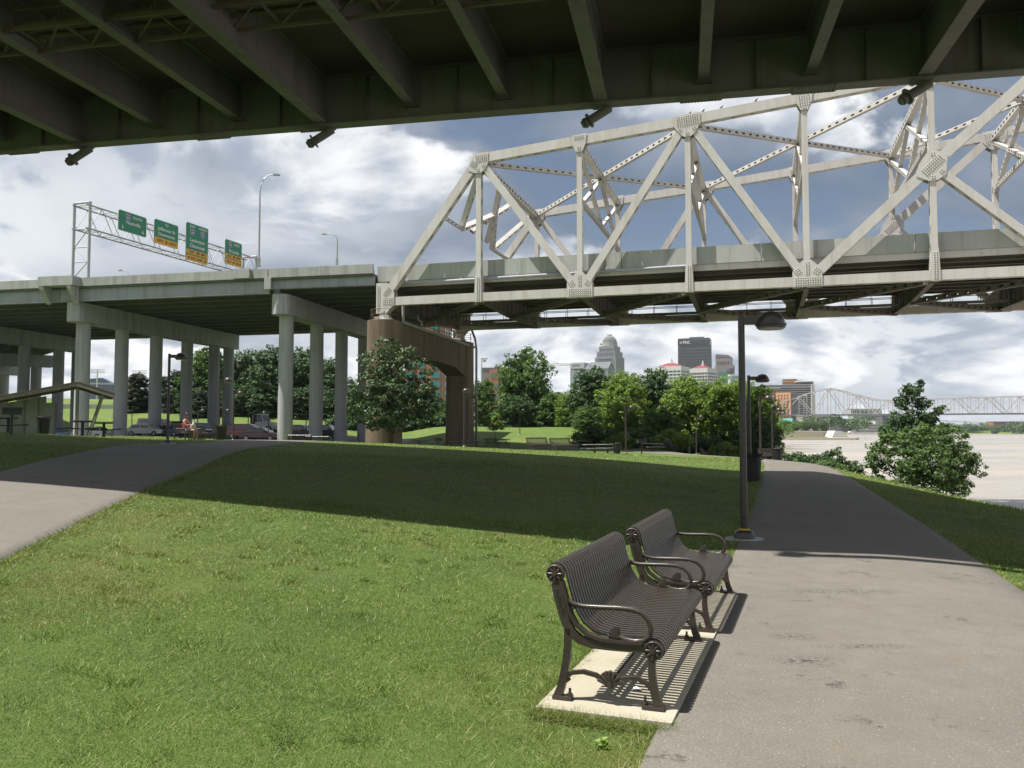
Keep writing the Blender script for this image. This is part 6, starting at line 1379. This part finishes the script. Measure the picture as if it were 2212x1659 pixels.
for i, (u, v) in enumerate(top_[1:]): m.bar(fb(u, v), fb(u, v)+off, .6, .8); m.bar(fb(u, v+6), fb(u, v)+off, .5, .5)
m.build('cross_braces', FP, RBG)['kind'] = 'stuff'
m = MB(); A, B_ = fb(1560, 897.3), fb(2260, dk(2260)); m.hexa([A+Vector((0,-1,-1.2)), B_+Vector((0,-1,-1.2)), B_+Vector((1.5,15,-1.2)), A+Vector((1.5,15,-1.2)), A+Vector((0,-1,.5)), B_+Vector((0,-1,.5)), B_+Vector((1.5,15,.5)), A+Vector((1.5,15,.5))]); m.build('deck', M['b_greydark'], RBG)
for u in (1803,):
    p = fb(u, 900); m = MB(); m.prism([(-7,-8),(7,-8),(6,p.z-1.5),(-6,p.z-1.5)], (p.x, p.y-1, 0), (1,0,0), (0,0,1), (0,17,0)); m.build('pier', M['b_greydark'], RBG)
# ------------------------------------------------------------------ waterfront beyond
Y = 560; WZ = WATER_Z
wf = thing('wharf_wall', 'tan concrete wharf terrace jutting into the river beyond the path', 'wharf', (0,0,0)); weathered('wharf_tan', (.40,.345,.275), (.48,.42,.34), .1, .85, bump=0)
a, b, c = at(1600, 925, 560), at(1862, 925, 545), at(1690, 925, 640)
m = MB(); P = [(a.x-60,560),(b.x-4,545),(b.x,550),(b.x-12,600),(a.x-60,640)]; m.prism([(x, y) for x, y in P], (0,0,WZ-1), (1,0,0), (0,1,0), (0,0,2.3)); m.build('lower_terrace', M['wharf_tan'], wf)
m = MB(); P = [(a.x-60,600),(at(1795,925,600).x,596),(at(1800,925,640).x,640),(a.x-60,660)]; m.prism(P, (0,0,WZ-1), (1,0,0), (0,1,0), (0,0,6.3)); m.build('upper_wall', M['wharf_tan'], wf)
m = MB(); P = [(a.x-60,566),(at(1780,925,572).x,566),(at(1780,925,590).x,592),(a.x-60,594)]; m.prism(P, (0,0,WZ+1.303), (1,0,0), (0,1,0), (0,0,.5)); tag(m.build('wharf_lawn', M['lawn']), kind='structure')
x0, x1 = at(1789, 925, 585).x, at(1832, 925, 585).x; m = MB(); m.prism([(x0,WZ),(x1,WZ),(x1-6,WZ+5.6),(x0+3,WZ+6)], (0,580,0), (1,0,0), (0,0,1), (0,14,0)); m.build('concrete_ramp', M['b_white'], wf)
for i, u in enumerate((1688, 1704, 1722, 1741, 1760, 1780)): 
    q = at(u, 925, 640); q.z = 0.3; t = copy_tree(stock[('leaf_mid', i % 2)]); t.location = q; t.scale = (.72, .72, .56); t.rotation_euler = (0,0,i); t['label'] = f'small round tree on the wharf terrace, number {i+1} from the left' ; t['group'] = 'trees on the wharf'
    t['label'] = ('leftmost', 'second from left', 'third from left', 'fourth from left', 'fifth from left', 'rightmost')[i]+' small round tree on the wharf terrace'
q = at(1695, 925, 760); t = thing('canopy', 'bright teal pitched canopy roof left of the bridge pier', 'canopy', (q.x, q.y, 0)); m = MB(); m.add([(-6,-5,zv(914,760)),(6,-5,zv(913,760)),(6.5,-2,zv(903.5,760)),(-5,-2,zv(904.5,760)),(-6,5,zv(914,760)),(6,5,zv(913,760))], [(0,1,2,3),(1,5,2),(5,4,3,2),(4,0,3),(0,4,5,1)]); m.build('roof', M['b_teal'], t); m = MB()
for sx in (-5.5, 5.5):
    for sy in (-4.5, 4.5): m.box(sx-.2, sx+.2, sy-.2, sy+.2, -2, zv(914,760))
m.build('posts', M['b_white'], t)['kind'] = 'stuff'
def far_block(label, u0, u1, v0, v1, Y, mat, name='waterfront_building', win=None, d=20):
    p = at((u0+u1)/2, 925, Y); w2 = (u1-u0)/F*Y; t = thing(name, label, 'building', (p.x, p.y, 0), 0, 'waterfront buildings'); z0, z1 = zv(v1, Y), zv(v0, Y); w_ = block(t, w2, d, z0, z1, mat)
    if win: wins(w_, w2*.96, d, z0+.5, z1-.5, win[0], 1, win[1], 'w_dark', .7, .5, faces='front')
    m = MB(); m.box(-w2/2-.6, w2/2+.6, -d/2-.6, d/2+.6, z1, z1+.6); m.build('roof_edge', M['b_pale'], t); return t
far_block('long white low building behind the river bridge deck', 1833, 1900, 884, 896, 1400, 'b_white', win=(18, 1)); far_block('pale lilac wall building below the bridge deck', 1838, 1898, 897, 909, 1250, 'b_pale'); far_block('dark elevated roadway building left of the riverboats', 1806, 1850, 906, 934, 1180, 'b_greydark', win=(14, 2)); far_block('pale two storey building behind the wharf trees', 1728, 1792, 899, 912, 900, 'b_pale', win=(12, 2))
far_block('dark waterfront building right of the riverboats', 1900, 1960, 898, 936, 1210, 'b_greydark', win=(10, 3)); far_block('teal roofed riverside building behind the upright tree', 1958, 2000, 903, 925, 1240, 'b_teal'); far_block('brown brick building on the far shore at the right edge', 2138, 2230, 911, 926, 1500, 'b_brick', win=(20, 2))
# riverboats
def riverboat(label, u0, u1, Y, st):
    p = at((u0+u1)/2, 925, Y); Lb = (u1-u0)/F*Y; t = thing('riverboat', label, 'boat', (p.x, p.y, WZ), 0, 'white riverboats'); m = MB(); m.prism([(-Lb/2,.2),(Lb/2-3,.2),(Lb/2,2.2),(-Lb/2,2.2)], (0,-5,0), (1,0,0), (0,0,1), (0,10,0)); m.build('hull', M['b_white'], t); zz = 2.2
    for i in range(st):
        in_ = 1.5*i; m = MB(); m.box(-Lb/2+2+in_, Lb/2-3-in_*1.5, -4, 4, zz, zz+3.4); c = m.build('deck_house', M['b_white'], t); wins(c, Lb-8-in_*2.5, 8, zz, zz+3.4, int(Lb/2.2), 1, 1, 'w_dark', .5, .5, faces='front'); m = MB(); m.box(-Lb/2+.6+in_, Lb/2-1.5-in_*1.5, -5, 5, zz+3.4, zz+3.7); m.build('deck_roof', M['b_white'], c); zz += 3.7
    m = MB(); m.box(Lb*.1, Lb*.1+4, -2, 2, zz, zz+3.7); m.build('pilot_house', M['b_white'], t)
    for y in (-2.5, 2.5): m = MB(); m.tube((Lb*.2,y,zz), (Lb*.2,y,zz+7), .45, n=8); m.lathe([(.5, zz+6.6), (1.0, zz+7.6)], (Lb*.2,y,0), 8); m.build('smoke_stack', M['b_greydark'], t)
    m = MB(); m.lathe([(2.0,-3.5),(2.0,3.5)], (-Lb/2-1.0,0,2.0), 14, axis='y', smooth=False); m.build('paddle_wheel', M['b_white'], t)
riverboat('white riverboat moored at the wharf, left of two', 1838, 1876, 1075, 2); riverboat('larger white three deck riverboat moored at the wharf, right of two', 1864, 1904, 1090, 3)
# far shore: elevated highway, woods, hills
hb = thing('far_viaduct', 'low grey highway viaduct on the far shore under the hills', 'viaduct', (0,0,0)); Y = 1700; m = MB(); A, B_ = at(1900, 907, Y), at(2260, 919, Y-250); A2 = at(2050, 909, Y-60)
m.bar(A, A2, 12, 2.2); m.bar(A2, B_, 12, 2.2); m.build('deck', M['b_pale'], hb)
for i in range(12): p = A2.lerp(B_, i/11) if i > 3 else A.lerp(A2, i/4); m = MB(); m.box(p.x-1.5, p.x+1.5, p.y-4, p.y+4, -2, p.z-1.1); m.build('column', M['b_pale'], hb)
def far_wood(name, u0, u1, Y, h0, h1, n, ls, leaf, seed, z0=1.0):
    r = np.random.default_rng(seed); k = 60; B = []
    for i in range(k): p = at(u0+(u1-u0)*(i+r.uniform())/k, 925, Y+r.uniform(-30, 60)); hh = r.uniform(h0, h1); B.append((p.x, p.y, z0+hh*.45, hh*.9, hh*.6, hh*.5))
    V, Fc, ti = leaf_cloud(B, n, ls, ls*2.2, 20, .3, seed); o = npmesh(name, V, Fc, M[leaf], colors=ti); return tag(o, kind='stuff')
tag(far_wood('far_shore_woods', 1880, 2330, 1150, 8, 15, 20000, 2.4, 'leaf_dark', 41, -5), 'dark band of trees along the far river shore', 'woods')
tag(far_wood('distant_woods', -300, 1900, 700, 6, 12, 16000, 2.2, 'leaf_dark', 43), 'far belt of trees closing the gaps behind the park', 'woods')
tag(far_wood('bank_woods', 1480, 1700, 330, 4, 8, 7000, 1.2, 'leaf_mid', 44, -1), 'green belt of trees along the shore before the wharf', 'woods')
m = []; xs = np.linspace(-6000, 9000, 240); r_ = np.random.default_rng(5)
hz = 55+38*np.sin(xs*.0011+.4)+26*np.sin(xs*.0031+1)+14*np.sin(xs*.0083)+7*np.sin(xs*.021)
V = []; nx = len(xs)
for j, (yy, f) in enumerate(((5600, 0.0), (6200, .8), (6600, 1.0), (7400, .6))): V += [(x, yy, 1.4+max(0, h)*f) for x, h in zip(xs, hz)]
weathered('hill_green', (.025,.045,.022), (.04,.065,.03), .004, .9, bump=0)
tag(npmesh('hills', V, [(j*nx+i, j*nx+i+1, (j+1)*nx+i+1, (j+1)*nx+i) for j in range(3) for i in range(nx-1)], M['hill_green'], smooth=True), kind='structure')
# ------------------------------------------------------------------ grass blades on the near lawns
def grass_mat():
    n = NT('grass'); t = n.attr('tint'); p = n.pos(); big = n.noise(p, .8, 3, .6)
    c = n.mix(n.ramp(t, 0, .8), (.052,.112,.018), (.19,.268,.060)); c = n.mix(n.ramp(big, .4, .7, 0, .55), c, (.175,.23,.052)); md = n.noise(p, 4.5, 4, .6); cl_ = n.noise(p, .33, 5, .6); c = n.mix(n.ramp(md, .50, .70, 0, .5), c, (.042,.092,.014)); c = n.mix(n.ramp(cl_, .50, .66, 0, .7), c, (.24,.225,.075)); c = n.mix(n.ramp(cl_, .44, .30, 0, .6), c, (.055,.118,.018)); c = n.mix(n.ramp(t, .90, .96), c, (.42,.37,.20))
    n.fin(c, .6, 0, .25, .95); tr = n.N.new('ShaderNodeBsdfTranslucent'); n.set(tr.inputs[0], n.mix(.4, c, (.22,.30,.03))); mx = n.N.new('ShaderNodeMixShader'); mx.inputs[0].default_value = .22
    n.L.new(n.b.outputs[0], mx.inputs[1]); n.L.new(tr.outputs[0], mx.inputs[2]); n.L.new(mx.outputs[0], n.out.inputs[0]); M['grass'] = n.mat
grass_mat()
def edge_x(P, y): P = catmull(P, 12); o = np.argsort(P[:, 1]); return np.interp(y, P[o, 1], P[o, 0])
def on_path(x, y, m=0.0):
    a = (x > edge_x(RP_L, y)+m) & (x < edge_x(RP_R, y)-m); b = (x < edge_x(LP_R, y)-m) & (x > edge_x(LP_L, y)+m) & (y < 42)
    d = np.stack([x-.865, y-5.83]); lx = d[0]*.938-d[1]*.344; ly = d[0]*.344+d[1]*.938; c = (lx > -.40+m) & (lx < .405-m) & (ly > -1.02+m) & (ly < 2.96-m)
    return a | b | c
def scatter(n, y0, y1, umin=-.66, umax=.66):
    y = np.sqrt(rng.uniform(y0*y0, y1*y1, n)); x = y*rng.uniform(umin, umax, n); return x, y
def blades(x, y, hmin, hmax, wk, lean=.5, straw=.13):
    n = len(x); z = T(x, y); h = rng.uniform(hmin, hmax, n)*(.7+.6*rng.uniform(0, 1, n)); a = rng.uniform(0, 2*np.pi, n); w_ = np.maximum(.0035, y*wk)*rng.uniform(.7, 1.3, n)
    la = rng.uniform(0, 2*np.pi, n); ll = rng.uniform(.35, 1.9, n)*h*(lean/.5)
    dx, dy = np.cos(a)*w_/2, np.sin(a)*w_/2
    V = np.empty((n, 3, 3)); V[:, 0] = np.stack([x-dx, y-dy, z-.005], 1); V[:, 1] = np.stack([x+dx, y+dy, z-.005], 1); V[:, 2] = np.stack([x+np.cos(la)*ll, y+np.sin(la)*ll, z+h*np.clip(1.05-.28*ll/h, .35, 1)], 1)
    t = rng.uniform(0, .88, n); s_ = rng.uniform(0, 1, n) < straw; t[s_] = rng.uniform(.9, 1, s_.sum()); return V, t
parts = []
BALD = [(-3.1, 5.6, .28), (-2.4, 4.0, .22), (-2.9, 7.4, .25), (-1.1, 9.5, .3), (.3, 7.6, .25), (-.4, 4.1, .16), (-4.2, 9.8, .4), (1.6, 9.6, .3), (-3.2, 11.2, .35), (-1.8, 6.1, .18), (.9, 4.1, .2)]
for n_, y0, y1, h0, h1, wk in ((230000, 2.6, 7.5, .016, .032, .0008), (230000, 7.5, 14, .016, .034, .0009), (150000, 14, 28, .02, .042, .0010), (90000, 28, 52, .022, .05, .0011)):
    x, y = scatter(n_, y0, y1); pt = np.sin(x*1.9+np.sin(y*1.3)*2)*np.sin(y*2.3+np.sin(x*.9)*2); keep = ~on_path(x, y, .0) & (rng.uniform(0, 1, n_) < .72+.28*pt)
    bald = np.zeros(n_)
    for bx, by, br in BALD: bald = np.maximum(bald, np.exp(-((x-bx)**2+((y-by)*1.0)**2)/br**2*(1+.6*np.sin(7*x+5*y))))
    keep &= rng.uniform(0, 1, n_) > bald*.9
    parts.append(blades(x[keep], y[keep], h0, h1, wk))
# longer tufts along the edges of the paths and the pad
def along_edge(P, n, sg, y0, y1, wd):
    Q = catmull(P, 12); Q = Q[(Q[:, 1] > y0) & (Q[:, 1] < y1)]; i = rng.uniform(0, len(Q)-1.01, n); k = i.astype(int); f = (i-k)[:, None]; q = Q[k]*(1-f)+Q[k+1]*f; off_ = np.abs(rng.normal(0, wd, n))-.06*(.5+.5*np.sin(i*.9)*np.sin(i*.37+1))-.015; return q[:, 0]+sg*off_, q[:, 1]+rng.normal(0, .03, n)
for P, n_, sg, y0, y1 in ((RP_L, 26000, -1, 3, 30), (RP_R, 9000, 1, 8, 34), (LP_R, 16000, 1, 5, 30)):
    x, y = along_edge(P, n_, sg, y0, y1, .07); k_ = ~on_path(x, y, .10); parts.append(blades(x[k_], y[k_], .03, .065, .0010, .7, .18))
lx, ly = [], []
for (ax, ay), (bx, by), n_ in (((-.40,-1.02),(.405,-1.02),5200), ((-.40,-1.02),(-.40,2.96),9000)):
    t = rng.uniform(0, 1, n_); o = np.abs(rng.normal(0, .06, n_))-.012; ex, ey = (0, -1) if ay == by else (-1, 0); lx.append(ax+(bx-ax)*t+ex*o); ly.append(ay+(by-ay)*t+ey*o)
lx, ly = np.concatenate(lx), np.concatenate(ly); parts.append(blades(.865+.938*lx+.344*ly, 5.83-.344*lx+.938*ly, .035, .075, .0011, .6, .1))
x, y = scatter(5200, 2.8, 13); k_ = ~on_path(x, y); parts.append(blades(x[k_], y[k_], .035, .065, .0010, .75, .75))      # dry stalks
cx, cy_ = scatter(260, 2.8, 12); k_ = np.repeat(np.arange(260), 70); x, y = cx[k_]+rng.normal(0, .055, len(k_)), cy_[k_]+rng.normal(0, .055, len(k_)); q_ = ~on_path(x, y); parts.append(blades(x[q_], y[q_], .03, .055, .0014, .4, .0))   # coarser tufts
V = np.concatenate([p[0].reshape(-1, 3) for p in parts]); tn = np.repeat(np.concatenate([p[1] for p in parts]), 3)
tag(npmesh('lawn_grass', V, np.arange(len(V)).reshape(-1, 3), M['grass'], colors=tn), 'short mown green grass of the park lawns', 'grass', kind='stuff')
# weeds at the path edge, rank growth on the bank
def bank_growth():
    n = 26000; y = rng.uniform(14, 62, n); x = 17.5+np.abs(rng.normal(0, 2.6, n))+.12*np.sin(y*2.1); x = np.minimum(x, 26); V, t = blades(x, y, .06, .22, .0014, .5, .06); tag(npmesh('bank_grass', V.reshape(-1, 3), np.arange(n*3).reshape(-1, 3), M['grass'], colors=np.repeat(t, 3)), 'longer unmown grass on the river bank slope', 'grass', kind='stuff')
bank_growth()
wd = pad_xy(.10, -1.38); Bw = []
V, Fc, ti = leaf_cloud([(0,0,.02,.05,.05,.02)], 30, .05, .03, 10, .1, 3); o = npmesh('weed', V, Fc, M['leaf_light'], colors=ti); o.location = (wd.x, wd.y, Tz(wd.x, wd.y)); tag(o, 'broad leaved bright green weed in the grass before the nearest bench', 'weed')
# ------------------------------------------------------------------ air
def haze():
    m = MB(); m.box(-6200, 9200, -1000, 9200, -16, 190); n = bpy.data.materials.new('haze'); n.use_nodes = True; t = n.node_tree; t.nodes.clear(); o = t.nodes.new('ShaderNodeOutputMaterial'); v = t.nodes.new('ShaderNodeVolumePrincipled')
    v.inputs['Color'].default_value = (.86, .91, 1, 1); v.inputs['Density'].default_value = .00008; v.inputs['Anisotropy'].default_value = .2; t.links.new(v.outputs[0], o.inputs['Volume'])
    ob = m.build('haze', n); tag(ob, kind='stuff')
HAZE = True
if HAZE: haze()
